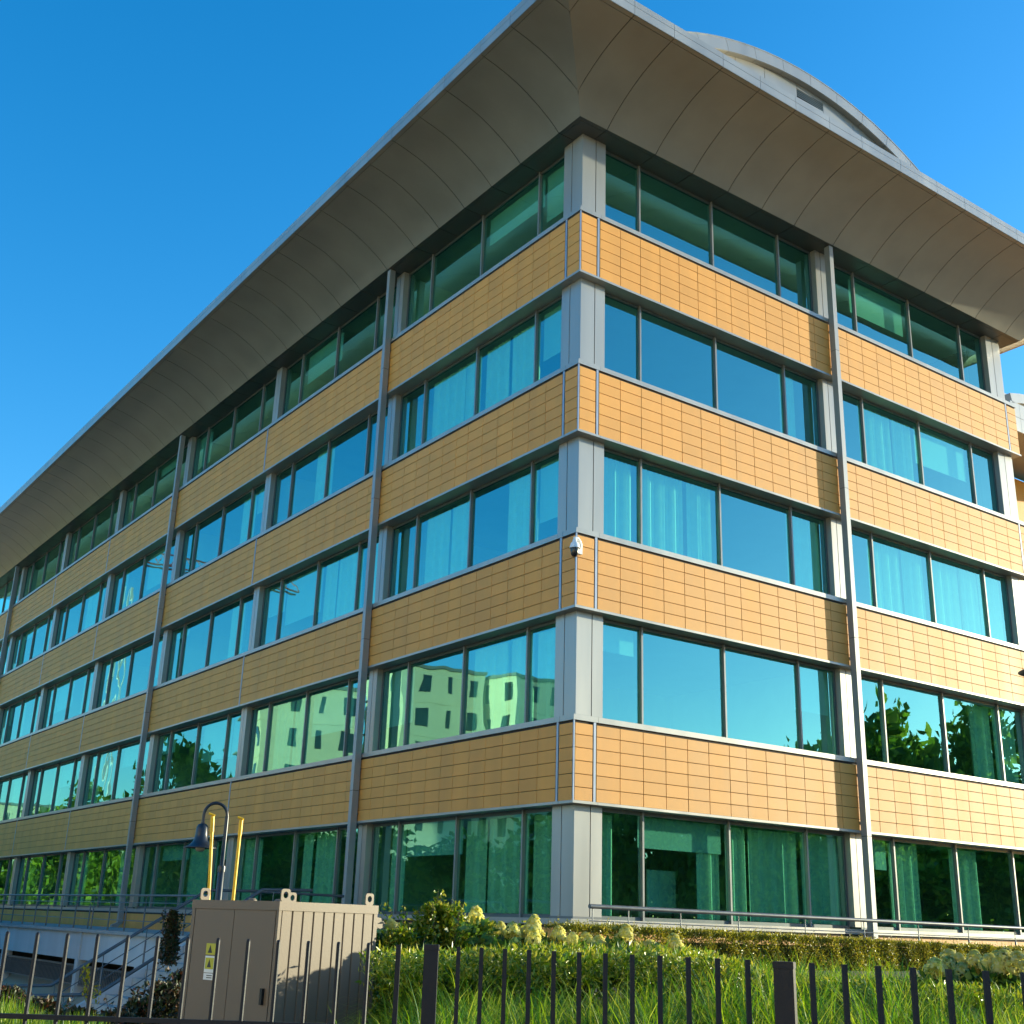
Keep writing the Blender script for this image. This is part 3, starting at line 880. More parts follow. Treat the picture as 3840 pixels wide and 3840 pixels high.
# ------------------------------------------------------------------ beige equipment cabinet
CX, CY = -10.114, -8.604
CW, CD, CT = 1.19, 1.21, 1.785
cab = tag(empty('equipment_cabinet', (CX, CY, 0.0)), 'beige steel equipment cabinet with ribbed side and lifting eyes, behind the left fence', 'cabinet')
MB().box(CX+0.012, CX+CW-0.012, CY+0.02, CY+CD-0.012, 0.05, CT-0.05).build('body', M['cab'], cab)
MB().box(CX-0.004, CX+CW+0.004, CY-0.004, CY+CD+0.004, CT-0.075, CT).build('top_frame', M['cab'], cab)
for (x0, x1, y0, y1) in ((CX, CX+0.03, CY, CY+0.03), (CX+CW-0.045, CX+CW, CY, CY+0.045), (CX, CX+0.045, CY+CD-0.045, CY+CD), (CX+CW-0.045, CX+CW, CY+CD-0.045, CY+CD)):
    MB().box(x0, x1, y0, y1, 0.04, CT-0.076).build('corner_post', M['cab'], cab)
nr = 9
for i in range(nr):
    x0 = CX+0.034+i*(CW-0.085)/nr
    x1 = CX+0.034+(i+1)*(CW-0.085)/nr
    MB().prism([(x0+0.004, CY+0.019), (x0+0.012, CY+0.006), (x1-0.008, CY+0.006), (x1-0.004, CY+0.019)], 2, 0.06, CT-0.077).build('side_rib', M['cab'], cab)
for i in range(2):
    y0 = CY+0.04+i*(CD-0.09)/2
    MB().box(CX+0.002, CX+0.011, y0+0.004, y0+(CD-0.09)/2-0.004, 0.08, CT-0.079).build('door', M['cab'], cab)
MB().box(CX-0.025, CX+0.0015, CY+0.10, CY+0.13, 0.95, 1.08).build('handle', M['black'], cab)
def lug(x, y, ax):
    m = MB(); seg = 20
    pts_o, pts_i = [], []
    hw, hh = 0.052, 0.105
    for i in range(seg):
        a = 2*math.pi*i/seg
        ca, sa = math.cos(a), math.sin(a)
        k_ = 1/max(abs(ca)/hw, abs(sa)/(hh/2))
        px_, pz_ = ca*k_, sa*k_
        rr_ = 0.022
        px_ = max(-hw, min(hw, px_)); 
        if pz_ > hh/2-rr_ and abs(px_) > hw-rr_:
            ex, ez = abs(px_)-(hw-rr_), pz_-(hh/2-rr_); q = math.hypot(ex, ez)
            if q > rr_: px_ = math.copysign(hw-rr_+ex*rr_/q, px_); pz_ = hh/2-rr_+ez*rr_/q
        pts_o.append((px_, pz_+hh/2)); pts_i.append((0.028*ca, 0.028*sa+hh*0.52))
    for t in (-0.006, 0.006):
        for (p, q) in pts_o+pts_i:
            m.v.append((x+p, y+t, CT+q) if ax == 0 else (x+t, y+p, CT+q))
    for i in range(seg):
        j = (i+1) % seg
        m.f += [(i, j, seg+j, seg+i), (2*seg+i, 3*seg+i, 3*seg+j, 2*seg+j), (i, 2*seg+i, 2*seg+j, j), (seg+i, seg+j, 3*seg+j, 3*seg+i)]
    m.build('lifting_eye', M['cab'], cab)
lug(CX+0.09, CY+0.04, 0); lug(CX+CW-0.08, CY+0.04, 0); lug(CX+0.08, CY+CD-0.06, 0); lug(CX+CW-0.09, CY+CD-0.1, 0)
for (xx, yy) in ((CX+0.35, CY+0.8), (CX+0.5, CY+0.6)):
    MB().lathe([(0.0, CT+0.03), (0.03, CT+0.028), (0.045, CT+0.012), (0.045, CT)], xx, yy, 14).build('vent_cap', M['cab'], cab, smooth=True)
# warning labels on the door (half hidden by a fence bar)
def wl_at(y0, y1, z0, z1, mat, nm='warning_label', o=0.0): return MB().box(CX+0.0016-0.002-o, CX+0.0015, y0, y1, z0, z1).build(nm, mat, cab)
M['lab_y'] = mat_basic('label_yellow', (0.55, 0.50, 0.03), 0.5, 0, 0.03, 4)
M['lab_k'] = mat_basic('label_black', (0.02, 0.02, 0.02), 0.5)
ly = CY+0.86
wl_at(ly-0.05, ly+0.085, 1.32, 1.415, M['lab_y'])
wl_at(ly-0.05, ly+0.085, 1.17, 1.31, M['white'])
wl_at(ly-0.042, ly+0.077, 1.20, 1.295, M['lab_y'], o=0.001)
wl_at(ly-0.05, ly+0.085, 1.11, 1.165, M['white'])
m = MB(); m.prism([(ly-0.005, 1.335), (ly+0.055, 1.335), (ly+0.025, 1.40)], 0, CX-0.003, CX-0.0005); m.build('label_print', M['lab_k'], cab)
m = MB(); m.prism([(ly-0.01, 1.215), (ly+0.045, 1.215), (ly+0.018, 1.28)], 0, CX-0.004, CX-0.0015); m.build('label_print', M['lab_k'], cab)
for i in range(2): MB().box(CX-0.002, CX-0.0006, ly-0.035, ly+0.04, 1.125+0.018*i, 1.132+0.018*i).build('label_print', M['lab_k'], cab)
# beam sticking out at the right of the cabinet
bm_ = tag(empty('beige_duct_box', (CX, CY, 0.0)), 'short beige box with a sloping top, sticking out right of the ribbed cabinet', 'duct box')
b0 = at(1400, 3435, 11.2)
MB().prism([(CX+CW+0.004, 1.695), (CX+CW+0.15, 1.672), (CX+CW+0.185, 1.625), (CX+CW+0.18, 1.575), (CX+CW+0.004, 1.585)], 1, CY+0.08, CY+0.8).build('casing', M['cab'], bm_)
MB().box(CX+CW+0.006, CX+CW+0.06, CY+0.3, CY+0.4, 0.3, 1.58).build('leg', M['cab'], bm_)

cab.rotation_euler = (0, 0, math.radians(15)); bm_.rotation_euler = (0, 0, math.radians(15))

# yellow posts
for (u0, v0, u1, v1, lb) in ((781, 3385, 797, 3052, 'left one of two thin yellow steel posts rising behind the beige cabinet'), (872, 3385, 905, 3066, 'right one of two thin yellow steel posts rising behind the beige cabinet')):
    a, b = at(u0, v0, 13.2), at(u1, v1, 13.2)
    d = (b-a)
    g0 = a - d*1.9/d.z*1.0
    r0 = tag(empty('yellow_post', (g0.x, g0.y, g0.z)), lb, 'post', 'yellow steel posts behind the cabinet')
    k1 = a+d*0.80
    MB().tube([g0, k1], 0.017, 12).build('lower_tube', M['yellow'], r0, smooth=True)
    MB().tube([a+d*0.79, a+d*0.97], 0.0215, 12).build('upper_sleeve', M['yellow'], r0, smooth=True)
    side_v = Vector((0.81, -0.58, -0.35)).normalized()
    MB().tube([a+d*0.975-side_v*0.04+Vector((0,0,0.012)), a+d*0.975+side_v*0.025+Vector((0,0,0.012))], 0.011, 8).build('head_clamp', M['yellow'], r0, smooth=True)

# ------------------------------------------------------------------ fence
def fbar(parent, p, ztop, r, zbot=0.02):
    d = 0.003
    MB().tube([(p.x, p.y, zbot), (p.x, p.y, ztop-0.012), (p.x, p.y, ztop-0.003), (p.x, p.y, ztop)], [r, r, r*0.85, r*0.5], 8).build('bar', M['fence'], parent, smooth=True)
def sqbar(parent, p, ztop, hw, ang, name='bar', zbot=0.02):
    m = MB(); ca, sa = math.cos(ang), math.sin(ang)
    pl = [(p.x+ca*a-sa*b, p.y+sa*a+ca*b) for a, b in ((-hw, -hw), (hw, -hw), (hw, hw), (-hw, hw))]
    m.prism(pl, 2, zbot, ztop)
    return m.build(name, M['fence'], parent)
PL = Vector((-13.502, -13.224, 0)); PR = Vector((-12.2202, -14.1336, 0))
P1 = Vector((-12.113, -14.212, 0)); P2 = Vector((-11.548, -15.561, 0)); P3 = Vector((-11.0, -17.1, 0))
fl = tag(empty('metal_fence', (PL.x, PL.y, 0)), 'left fence panel of slim round dark bars with a thin rail below their tops', 'fence', 'fence panels')
dl = (PR-PL)/13.0
for i in range(-3, 14):
    if i == 13: break
    fbar(fl, PL+dl*i, 1.566, 0.0085)
sqbar(fl, PR, 1.562, 0.0095, math.atan2(dl.y, dl.x))
zr_ = 1.262
a_, b_ = PL-dl*4, PR-dl*0.6
ang = math.atan2(dl.y, dl.x)
m = MB(); nrm = Vector((-math.sin(ang), math.cos(ang), 0))*0.012
m.prism([tuple((a_-nrm)[:2]), tuple((b_-nrm)[:2]), tuple((b_+nrm)[:2]), tuple((a_+nrm)[:2])], 2, zr_-0.018, zr_)
m.build('rail', M['fence'], fl)
m = MB(); m.prism([tuple((a_-nrm)[:2]), tuple((b_-nrm)[:2]), tuple((b_+nrm)[:2]), tuple((a_+nrm)[:2])], 2, 0.14, 0.16)
m.build('rail', M['fence'], fl)
def fpost(p, lb, hw, ztop, ang):
    r0 = tag(empty('fence_post', (p.x, p.y, 0)), lb, 'fence post', 'thick fence posts')
    sqbar(r0, p, ztop-0.022, hw, ang, 'shaft')
    m = MB(); ca, sa = math.cos(ang), math.sin(ang)
    for (h2, z0, z1) in ((hw+0.002, ztop-0.0215, ztop-0.002), (hw+0.0005, ztop-0.0019, ztop)):
        m.prism([(p.x+ca*a-sa*b, p.y+sa*a+ca*b) for a, b in ((-h2, -h2), (h2, -h2), (h2, h2), (-h2, h2))], 2, z0, z1)
    m.build('cap', M['fence'], r0)
    return r0
fr_ang = math.atan2(P2.y-P1.y, P2.x-P1.x)
vang = YAW-math.pi/2
fpost(P1, 'thick square fence post nearer the beige cabinet', 0.028, 1.567, vang)
fpost(P2+Vector((0.0, 0.0, 0)), 'thick square fence post nearer the right edge of the photo', 0.033, 1.561, vang-0.35)
f2 = tag(empty('metal_fence', (P1.x, P1.y, 0)), 'middle fence panel of square dark bars between the two thick posts', 'fence', 'fence panels')
c0, c11 = Vector((-12.0236, -14.2737, 0)), Vector((-11.6027, -15.4437, 0))
for i in range(12): sqbar(f2, c0+(c11-c0)*i/11, 1.562, 0.0082, fr_ang+math.radians(33))
f3 = tag(empty('metal_fence', (P2.x, P2.y, 0)), 'right fence panel of square dark bars, running out of the photo', 'fence', 'fence panels')
c13, c19 = Vector((-11.5218, -15.6587, 0)), Vector((-11.2967, -16.2936, 0))
for i in range(11): sqbar(f3, c13+(c19-c13)*i/6, 1.5608, 0.0082, fr_ang+math.radians(33))
for (ff, a_, b_) in ((f2, P1, P2), (f3, P2, P3)):
    dd = (b_-a_).normalized(); nn = Vector((-dd.y, dd.x, 0))*0.01
    for zz_ in (0.16, 0.98):
        m = MB(); m.prism([tuple((a_-nn)[:2]), tuple((b_-nn)[:2]), tuple((b_+nn)[:2]), tuple((a_+nn)[:2])], 2, zz_-0.02, zz_)
        m.build('rail', M['fence'], ff)

# ------------------------------------------------------------------ vegetation
def rand_rot(n, up=0.0):
    """random orthonormal frames (t, b)"""
    t = RNG.normal(size=(n, 3)); t[:, 2] += up
    t /= np.linalg.norm(t, axis=1)[:, None]
    a = RNG.normal(size=(n, 3)); b = np.cross(t, a); b /= np.linalg.norm(b, axis=1)[:, None]
    return t, b

def leaves(P, ln, wd, up=0.3):
    """pointed leaves: two triangles folded at the midrib (one quad kite)"""
    n = len(P)
    t, b = rand_rot(n, up)
    nrm = np.cross(t, b)
    L = ln*(0.6+0.8*RNG.random(n))[:, None]; W = wd*(0.6+0.8*RNG.random(n))[:, None]
    v0 = P; v1 = P+t*L*0.45+b*W*0.5+nrm*W*0.18; v2 = P+t*L; v3 = P+t*L*0.45-b*W*0.5+nrm*W*0.18
    V = np.stack([v0, v1, v2, v3], 1).reshape(-1, 3)
    F = np.arange(4*n).reshape(n, 4)
    T = np.concatenate([F[:, [0, 1, 2]], F[:, [0, 2, 3]]], 0)
    return V, T

def blades(base, H, spread, width, seg=5, az=None):
    """arching grass blades; base (n,3), H (n,), spread (n,)"""
    n = len(base)
    if az is None: az = RNG.random(n)*2*np.pi
    dx, dy = np.cos(az), np.sin(az)
    px_, py_ = -dy, dx
    rows = []
    for i in range(seg+1):
        t = i/seg
        out = spread*(t**1.7)
        zz = H*(1.45*t-0.62*t**2.6*(0.5+spread/np.maximum(H, .01)))
        w_ = width*(1-t)**0.7*0.5+0.0004
        cxp = base[:, 0]+dx*out; cyp = base[:, 1]+dy*out; czp = base[:, 2]+zz
        rows.append(np.stack([cxp-px_*w_, cyp-py_*w_, czp], 1)); rows.append(np.stack([cxp+px_*w_, cyp+py_*w_, czp], 1))
    V = np.stack(rows, 1).reshape(-1, 3)
    nv = 2*(seg+1)
    b = (np.arange(n)*nv)[:, None]
    F = []
    for i in range(seg):
        F.append(np.concatenate([b+2*i, b+2*i+1, b+2*i+3, b+2*i+2], 1))
    return V, np.concatenate(F, 0)

def polar(d, yaw_deg):
    a = np.radians(yaw_deg)
    return CAM.x+d*np.cos(a), CAM.y+d*np.sin(a)

# grass bank
def fence_clear(x, y):
    """true where a point is beyond the fence"""
    s1 = (x-P1.x)*(P2.y-P1.y)-(y-P1.y)*(P2.x-P1.x)
    return s1 < -0.25
def crest_grass(u):
    return np.interp(u, [1400, 1550, 1700, 2100, 2500, 2720, 2800, 3000, 3400, 3600, 3850], [3600, 3640, 3680, 3690, 3680, 3610, 3575, 3575, 3600, 3675, 3730])
def in_bed(p):
    return not (CX-0.6 < p.x < CX+CW+(0.75 if p.y < CY+0.5 else 0.2) and CY-0.25 < p.y < CY+CD+0.6) and fence_clear(p.x, p.y)
BB, HH, SS, WW = [], [], [], []
for q in range(900):
    u = RNG.uniform(1330, 3960); dist = 6.6+RNG.random()**0.9*8.2
    v = crest_grass(u)+10+abs(RNG.normal(0, 45))
    p = at(u, v, dist)
    if not in_bed(p) or p.y > -2.7: continue
    z = float(hgt(np.array(p.x), np.array(p.y)))
    h = min((p.z-z)/0.84, RNG.uniform(0.65, 1.05))
    if h < 0.3: continue
    nb = int(RNG.integers(45, 110))
    rr_ = RNG.random(nb)*0.15; aa = RNG.random(nb)*6.283
    BB.append(np.stack([p.x+rr_*np.cos(aa), p.y+rr_*np.sin(aa), np.full(nb, z-0.02)], 1))
    HH.append(h*(0.60+0.46*RNG.random(nb))); SS.append(h*(0.25+1.0*RNG.random(nb)**1.2)); WW.append(RNG.uniform(0.005, 0.013)*(0.7+0.6*RNG.random(nb)))
V, F = blades(np.concatenate(BB), np.concatenate(HH), np.concatenate(SS), np.concatenate(WW))
go = mesh_obj('ornamental_grass', np_mesh('ornamental_grass', V, F, M['grass']))
tag(go, 'long arching ornamental grass filling the bank behind the middle and right fence panels', 'grass', kind='stuff')
# low leafy planting between the grasses and the hydrangeas
LP = []
def crest_leaf(u):
    return np.interp(u, [1400, 1700, 2100, 2600, 2750, 2900, 3850], [3560, 3560, 3545, 3560, 3600, 3660, 3700])
for q in range(2300):
    u = RNG.uniform(1400, 3900); dist = 10.2+RNG.random()*4.6
    p = at(u, crest_leaf(u)+abs(RNG.normal(0, 40)), dist)
    if not in_bed(p) or p.y > -2.9: continue
    for j in range(26):
        LP.append((p.x+RNG.normal(0, .07), p.y+RNG.normal(0, .07), p.z-abs(RNG.normal(0, .10))))
V, F = leaves(np.array(LP), 0.062, 0.017, 0.9)
gc = mesh_obj('ground_cover', np_mesh('ground_cover', V, F, M['shrub']))
tag(gc, 'low leafy green planting among the grasses below the hydrangeas', 'ground cover', kind='stuff')

# clipped hedge
hd = tag(empty('hedge', (6, -1.95, 0.9)), 'clipped small-leaved hedge along the walkway in front of the right facade', 'hedge')
n = 95000
x = RNG.uniform(-1.9, 15.5, n)
ht = 1.665-0.0145*(x+0.8)
# points on the surface shell of the hedge box, front and top favoured
u_ = RNG.random(n)
yb = np.where(u_ < 0.55, -2.35+np.abs(RNG.normal(0, 0.05, n)), RNG.uniform(-2.35, -1.6, n))
zt_ = np.where(u_ < 0.55, 0.85+(ht-0.85)*RNG.random(n)**0.7, ht-np.abs(RNG.normal(0, 0.035, n)))
bumpy = 0.03*np.sin(x*2.1)*np.sin(x*5.3+1)+0.02*np.sin(x*11+zt_*5)
V, F = leaves(np.stack([x, yb-bumpy, zt_+bumpy*(u_ >= 0.55)], 1), 0.042, 0.022, 0.6)
ns = 900
sx = RNG.uniform(-1.9, 15.5, ns); sy = RNG.uniform(-2.3, -1.6, ns)
sp = []
for a, b in zip(sx, sy):
    top0 = 1.665-0.0145*(a+0.8); hl = abs(RNG.normal(0, 0.045))+0.015
    for q in range(7):
        sp.append((a+RNG.normal(0, .01), b+RNG.normal(0, .01), top0+hl*q/6))
V2, F2 = leaves(np.array(sp), 0.035, 0.014, 1.2)
mesh_obj('foliage', np_mesh('foliage', np.concatenate([V, V2]), np.concatenate([F, F2+len(V)]), M['hedge']), hd)
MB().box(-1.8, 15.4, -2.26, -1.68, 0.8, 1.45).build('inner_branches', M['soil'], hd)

# tall shrub in front of the corner and a lower spread
def shrub(name, label, cat, cx, cy, base, r, top, nl, leafm, ln, wd, spikes=10, seedv=0, group=None):
    r0 = tag(empty(name, (cx, cy, base)), label, cat, group)
    th = RNG.random(nl)*6.283; ph = RNG.random(nl)
    H_ = top-base
    zz = RNG.random(nl)**0.8
    rad = r*np.sqrt(RNG.random(nl))*(1-0.75*zz**1.6)*(0.85+0.25*np.sin(th*3+cx)+0.12*np.sin(th*7))
    P = np.stack([cx+rad*np.cos(th), cy+rad*np.sin(th), base+H_*zz*0.86], 1)
    sp = []; st = MB()
    for i in range(spikes):
        a = RNG.random()*6.283; q = r*0.75*math.sqrt(RNG.random())
        bx, by = cx+q*math.cos(a), cy+q*math.sin(a)
        z1 = base+H_*(0.72+0.30*RNG.random()*(1-q/r*0.6))
        tx_, ty_ = bx+RNG.normal(0, .05), by+RNG.normal(0, .05)
        st.tube([(cx+(bx-cx)*.3, cy+(by-cy)*.3, base), ((bx+cx)/2, (by+cy)/2, (base+z1)/2), (tx_, ty_, z1)], [0.009, 0.006, 0.002], 5)
        for j in range(34):
            t = 0.55+0.45*RNG.random()
            z = base+(z1-base)*t
            sp.append((bx+(tx_-bx)*t+RNG.normal(0, .022), by+(ty_-by)*t+RNG.normal(0, .022), z))
    V, F = leaves(P, ln, wd, 0.5)
    V2, F2 = leaves(np.array(sp), ln*0.9, wd, 0.9)
    mesh_obj('foliage', np_mesh('foliage', np.concatenate([V, V2]), np.concatenate([F, F2+len(V)]), leafm), r0)
    tag(st.build('branch', M['bark'], r0, smooth=True), kind='stuff')
    return r0
for (u, v, dist, r, tv, lb, nl, sp) in ((1640, 3420, 12.6, 0.62, 3325, 'tall loose leafy shrub with pale shoots in front of the corner windows', 11000, 34),
                                        (1800, 3440, 13.0, 0.62, 3395, 'rounded leafy shrub right of the tallest shrub, under the corner window', 9000, 16),
                                        (1960, 3500, 13.2, 0.60, 3445, 'bushy green shrub below the corner column, among white flowers', 7000, 12),
                                        (1500, 3520, 12.0, 0.45, 3425, 'low leafy shrub right beside the beige cabinet', 3400, 8)):
    p = at(u, v, dist); t_ = at(u, tv, dist)
    shrub('leafy_shrub', lb, 'shrub', p.x, p.y, 0.62, r, t_.z, nl, M['shrub'], 0.05, 0.024, sp, group='leafy shrubs in the planting bed')

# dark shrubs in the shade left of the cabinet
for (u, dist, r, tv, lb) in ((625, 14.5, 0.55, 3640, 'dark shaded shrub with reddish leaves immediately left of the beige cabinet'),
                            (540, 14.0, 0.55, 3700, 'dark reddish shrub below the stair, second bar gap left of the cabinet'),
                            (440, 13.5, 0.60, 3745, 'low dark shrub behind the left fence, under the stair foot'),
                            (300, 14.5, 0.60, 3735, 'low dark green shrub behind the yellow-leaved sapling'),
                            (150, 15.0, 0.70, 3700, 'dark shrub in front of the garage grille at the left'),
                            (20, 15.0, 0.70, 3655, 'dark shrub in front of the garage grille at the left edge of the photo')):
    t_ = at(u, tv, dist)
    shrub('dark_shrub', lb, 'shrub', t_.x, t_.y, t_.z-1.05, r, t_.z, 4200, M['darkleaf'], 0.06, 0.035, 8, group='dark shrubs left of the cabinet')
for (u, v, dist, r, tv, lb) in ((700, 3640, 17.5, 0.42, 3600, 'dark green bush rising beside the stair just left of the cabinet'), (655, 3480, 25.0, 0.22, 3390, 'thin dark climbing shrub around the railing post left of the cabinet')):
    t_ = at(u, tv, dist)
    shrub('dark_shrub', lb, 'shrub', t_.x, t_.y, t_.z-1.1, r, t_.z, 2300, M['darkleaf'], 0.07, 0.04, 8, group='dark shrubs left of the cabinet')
# yellow-green twig
t_ = at(320, 3620, 12.0)
yt = tag(empty('yellow_twig_plant', (t_.x, t_.y, t_.z-0.8)), 'thin sapling with bright yellow-green leaves behind the left fence bars', 'plant')
MB().tube([(t_.x+0.10, t_.y, t_.z-0.8), (t_.x+0.06, t_.y, t_.z-0.3), (t_.x, t_.y, t_.z)], [0.008, 0.006, 0.002], 6).build('stem', M['bark'], yt)
pp = []
for i in range(110):
    t = RNG.random()
    bx = t_.x+0.07*(1-t)+RNG.normal(0, .018)+(0.09*(RNG.random() < .45)*(1-t)); pp.append((bx, t_.y+RNG.normal(0, .03), t_.z-0.30*(1-t)))
V, F = leaves(np.array(pp), 0.038, 0.019, -0.2)
mesh_obj('foliage', np_mesh('foliage', V, F, M['yleaf']), yt)
# pale grass at the far left bottom
n = 9000
u_ = RNG.uniform(-40, 520, n); dd = RNG.uniform(8.6, 10.5, n)
BB = []
for q in range(n):
    p = at(float(u_[q]), 3840, float(dd[q])); BB.append((p.x, p.y, p.z-0.34))
BB = np.array(BB)
crest = 0.33+0.04*np.sin(u_*0.02+1)+0.12*np.clip((330-u_)/250, -0.9, 0.7)
V, F = blades(BB, crest*(0.6+0.5*RNG.random(n)), crest*RNG.random(n)*0.9, np.full(n, 0.009))
g2 = mesh_obj('feather_grass', np_mesh('feather_grass', V, F, M['grass']))
tag(g2, 'soft pale grass behind the left fence panel at the bottom left corner', 'grass', kind='stuff')

# hydrangeas: flower heads of many small petals
def head_mesh(seedv):
    rg = np.random.default_rng(seedv)
    n = 420
    P = []
    for i in range(n):
        t = rg.random(); a = rg.random()*6.283
        r = 0.072*math.sqrt(max(0, 1-t**1.8))*(0.9+0.2*rg.random()); P.append((r*math.cos(a)*(1+.12*math.sin(a*3+t*9)), r*math.sin(a), -0.02+0.15*t))
    P = np.array(P)
    nr_ = P-np.array([0, 0, 0.01]); nr_ /= np.linalg.norm(nr_, axis=1)[:, None]
    a = rg.normal(size=P.shape); t = np.cross(nr_, a); t /= np.linalg.norm(t, axis=1)[:, None]; b = np.cross(nr_, t)
    nr2 = nr_*rg.uniform(-0.3, 1.1, size=(n, 1))
    s = 0.015*rg.uniform(.7, 1.3, size=(n, 1))
    V = np.stack([P-t*s+nr2*s, P-b*s, P+t*s+nr2*s, P+b*s], 1).reshape(-1, 3)
    return np_mesh('flower_head', V, np.arange(4*n).reshape(n, 4), M['petal'])
HM = [head_mesh(s) for s in range(4)]
heads = []
for (x, y) in ((1115, 965), (1320, 1090), (1425, 1110), (1520, 1165), (1610, 1195), (1665, 1165), (1455, 1220), (1590, 1280), (1600, 1085), (1370, 1300), (1820, 1150), (1840, 1230), (400, 1060), (460, 1085), (290, 1120), (345, 1150), (490, 1350), (580, 1300), (640, 1290)):
    heads.append((1300+x/2.3, 3000+y/2.3))
for (x, y) in ((5, 1185), (45, 1195), (215, 1150), (340, 1170), (230, 1215), (470, 1190), (488, 1240), (522, 1275), (570, 1220), (720, 1190), (740, 1260), (795, 1130), (850, 1265), (882, 1320), (965, 1240), (1060, 1285), (1230, 1240), (330, 1400)):
    heads.append((2000+x/2.3, 3000+y/2.3))
for (x, y) in ((850, 1225), (870, 1290), (1010, 1215), (1150, 1150), (1030, 1150), (1330, 1140), (1490, 1190), (1600, 1140), (1640, 1220), (1690, 1170), (1780, 1190), (1850, 1200), (1310, 1280), (1660, 1310), (1915, 1250), (1150, 1330)):
    heads.append((3240+x/3.22, 3240+y/3.22))
groups = [('beside the beige cabinet', 1380, 1620), ('below the corner windows', 1620, 2100), ('in front of the corner column', 2100, 2300), ('in front of the second ground floor pane', 2300, 2600), ('in front of the hedge at the right', 3400, 3660), ('at the far right behind the last fence bars', 3660, 3900)]
for (nm, u0, u1) in groups:
    hs_ = [h for h in heads if u0 <= h[0] < u1]
    if not hs_: continue
    um = sum(h[0] for h in hs_)/len(hs_); vm = sum(h[1] for h in hs_)/len(hs_)
    dist = 11.6 if u1 > 3400 else 12.4
    c = at(um, vm, dist)
    r0 = tag(empty('hydrangea', (c.x, c.y, 0.6)), 'hydrangea bush with creamy yellow flower heads '+nm, 'hydrangea', 'hydrangea bushes')
    LP = []; stm = MB()
    for (u, v) in hs_:
        dz = dist+RNG.normal(0, 0.15)
        p = at(u, v+22, dz)
        s = RNG.uniform(0.78, 1.12)*(1.05 if u1 > 3400 else 0.92)
        o = mesh_obj('flower_head', HM[RNG.integers(4)], r0, p)
        o.scale = (s, s, s*RNG.uniform(0.9, 1.15)); o.rotation_euler = (RNG.normal(0, .35), RNG.normal(0, .35), RNG.random()*6.28)
        stm.tube([(c.x+(p.x-c.x)*.5, c.y+(p.y-c.y)*.5, 0.6), (p.x, p.y, p.z)], [0.006, 0.003], 5)
        for j in range(150):
            LP.append((p.x+RNG.normal(0, .11), p.y+RNG.normal(0, .13), p.z-0.06-abs(RNG.normal(0, .16))))
    V, F = leaves(np.array(LP), 0.095, 0.045, 0.2)
    mesh_obj('foliage', np_mesh('foliage', V, F, M['hyd']), r0)
    tag(stm.build('stem', M['bark'], r0), kind='stuff')

# ------------------------------------------------------------------ surroundings (reflections in the glass, plus two unseen blocks added for bounce light)
def crown_mesh(seedv, n=5200, r=3.2, h=6.5):
    rg = np.random.default_rng(seedv)
    cl = rg.normal(size=(46, 3)); cl /= np.linalg.norm(cl, axis=1)[:, None]
    cl *= (rg.random(46)**0.33)[:, None]*np.array([r, r, h/2])
    k = rg.integers(0, 46, n)
    P = cl[k]+rg.normal(size=(n, 3))*0.42*np.array([1, 1, 0.8])*(r/3.2)
    global RNG
    old = RNG; RNG = rg
    V, F = leaves(P, 0.42, 0.26, 0.1)
    RNG = old
    return np_mesh('crown', V, F, M['tree'])
CM = [crown_mesh(3), crown_mesh(4), crown_mesh(5)]
def trunk_mesh():
    m = MB(); m.tube([(0, 0, 0), (0.05, 0.02, 1.5), (-0.05, 0.05, 3.4), (0.1, 0, 5.2)], [0.22, 0.17, 0.13, 0.05], 9)
    for (a, z) in ((0.3, 2.2), (2.4, 2.6), (4.2, 3.0), (5.5, 3.4)):
        m.tube([(0, 0, z), (0.8*math.cos(a), 0.8*math.sin(a), z+0.9), (1.7*math.cos(a), 1.7*math.sin(a), z+1.6)], [0.09, 0.06, 0.02], 6)
    return m.mesh('trunk', M['bark'], True)
TM = trunk_mesh()
def tree(x, y, zb, H, s, lb, i, grp):
    r0 = tag(empty('broadleaf_tree', (x, y, zb)), lb, 'tree', grp)
    t = mesh_obj('trunk', TM, r0, (x, y, zb)); t.scale = (s, s, H/7.5)
    c = mesh_obj('crown', CM[i % 3], r0, (x, y, zb+H*0.56)); c.scale = (s, s, H*0.88/6.5/1.0); c.rotation_euler = (0, 0, i*1.3)
    return r0
tl = [(-15, 20, 6.4, 1.0), (-14, 26, 6.0, 1.0), (-15, 32, 7.0, 1.1), (-14, 39, 6.6, 1.0), (-16, 46, 7.6, 1.1), (-15, 54, 9.0, 1.1), (-16, 63, 13.5, 1.3), (-17, 74, 10.5, 1.3), (-15, 84, 13.0, 1.3), (-18, 97, 11.0, 1.3), (-16, 112, 10.0, 1.4)]
ORD = ['first', 'second', 'third', 'fourth', 'fifth', 'sixth', 'seventh', 'eighth', 'ninth', 'tenth', 'eleventh', 'twelfth', 'thirteenth', 'fourteenth']
for i, (x, y, H, s) in enumerate(tl):
    tree(x, y, GROUND_Z, H, s, ORD[i]+' tree from the corner in the row mirrored by the left facade glass', i, 'trees mirrored in the left facade')
k = 0
for (yw, D, H, s) in ((32.8, 150, 29, 2.6), (35.6, 156, 31, 3.0), (38.5, 155, 27, 3.0), (41.5, 150, 22, 2.6)):
    a = math.radians(yw); x, y = CAM.x+D*math.cos(a), -(CAM.y+D*math.sin(a))
    tree(x, y, GROUND_Z, H, s, ORD[k]+' of the tall trees mirrored by the right facade glass', k+4, 'tall trees mirrored in the right facade'); k += 1
k = 0
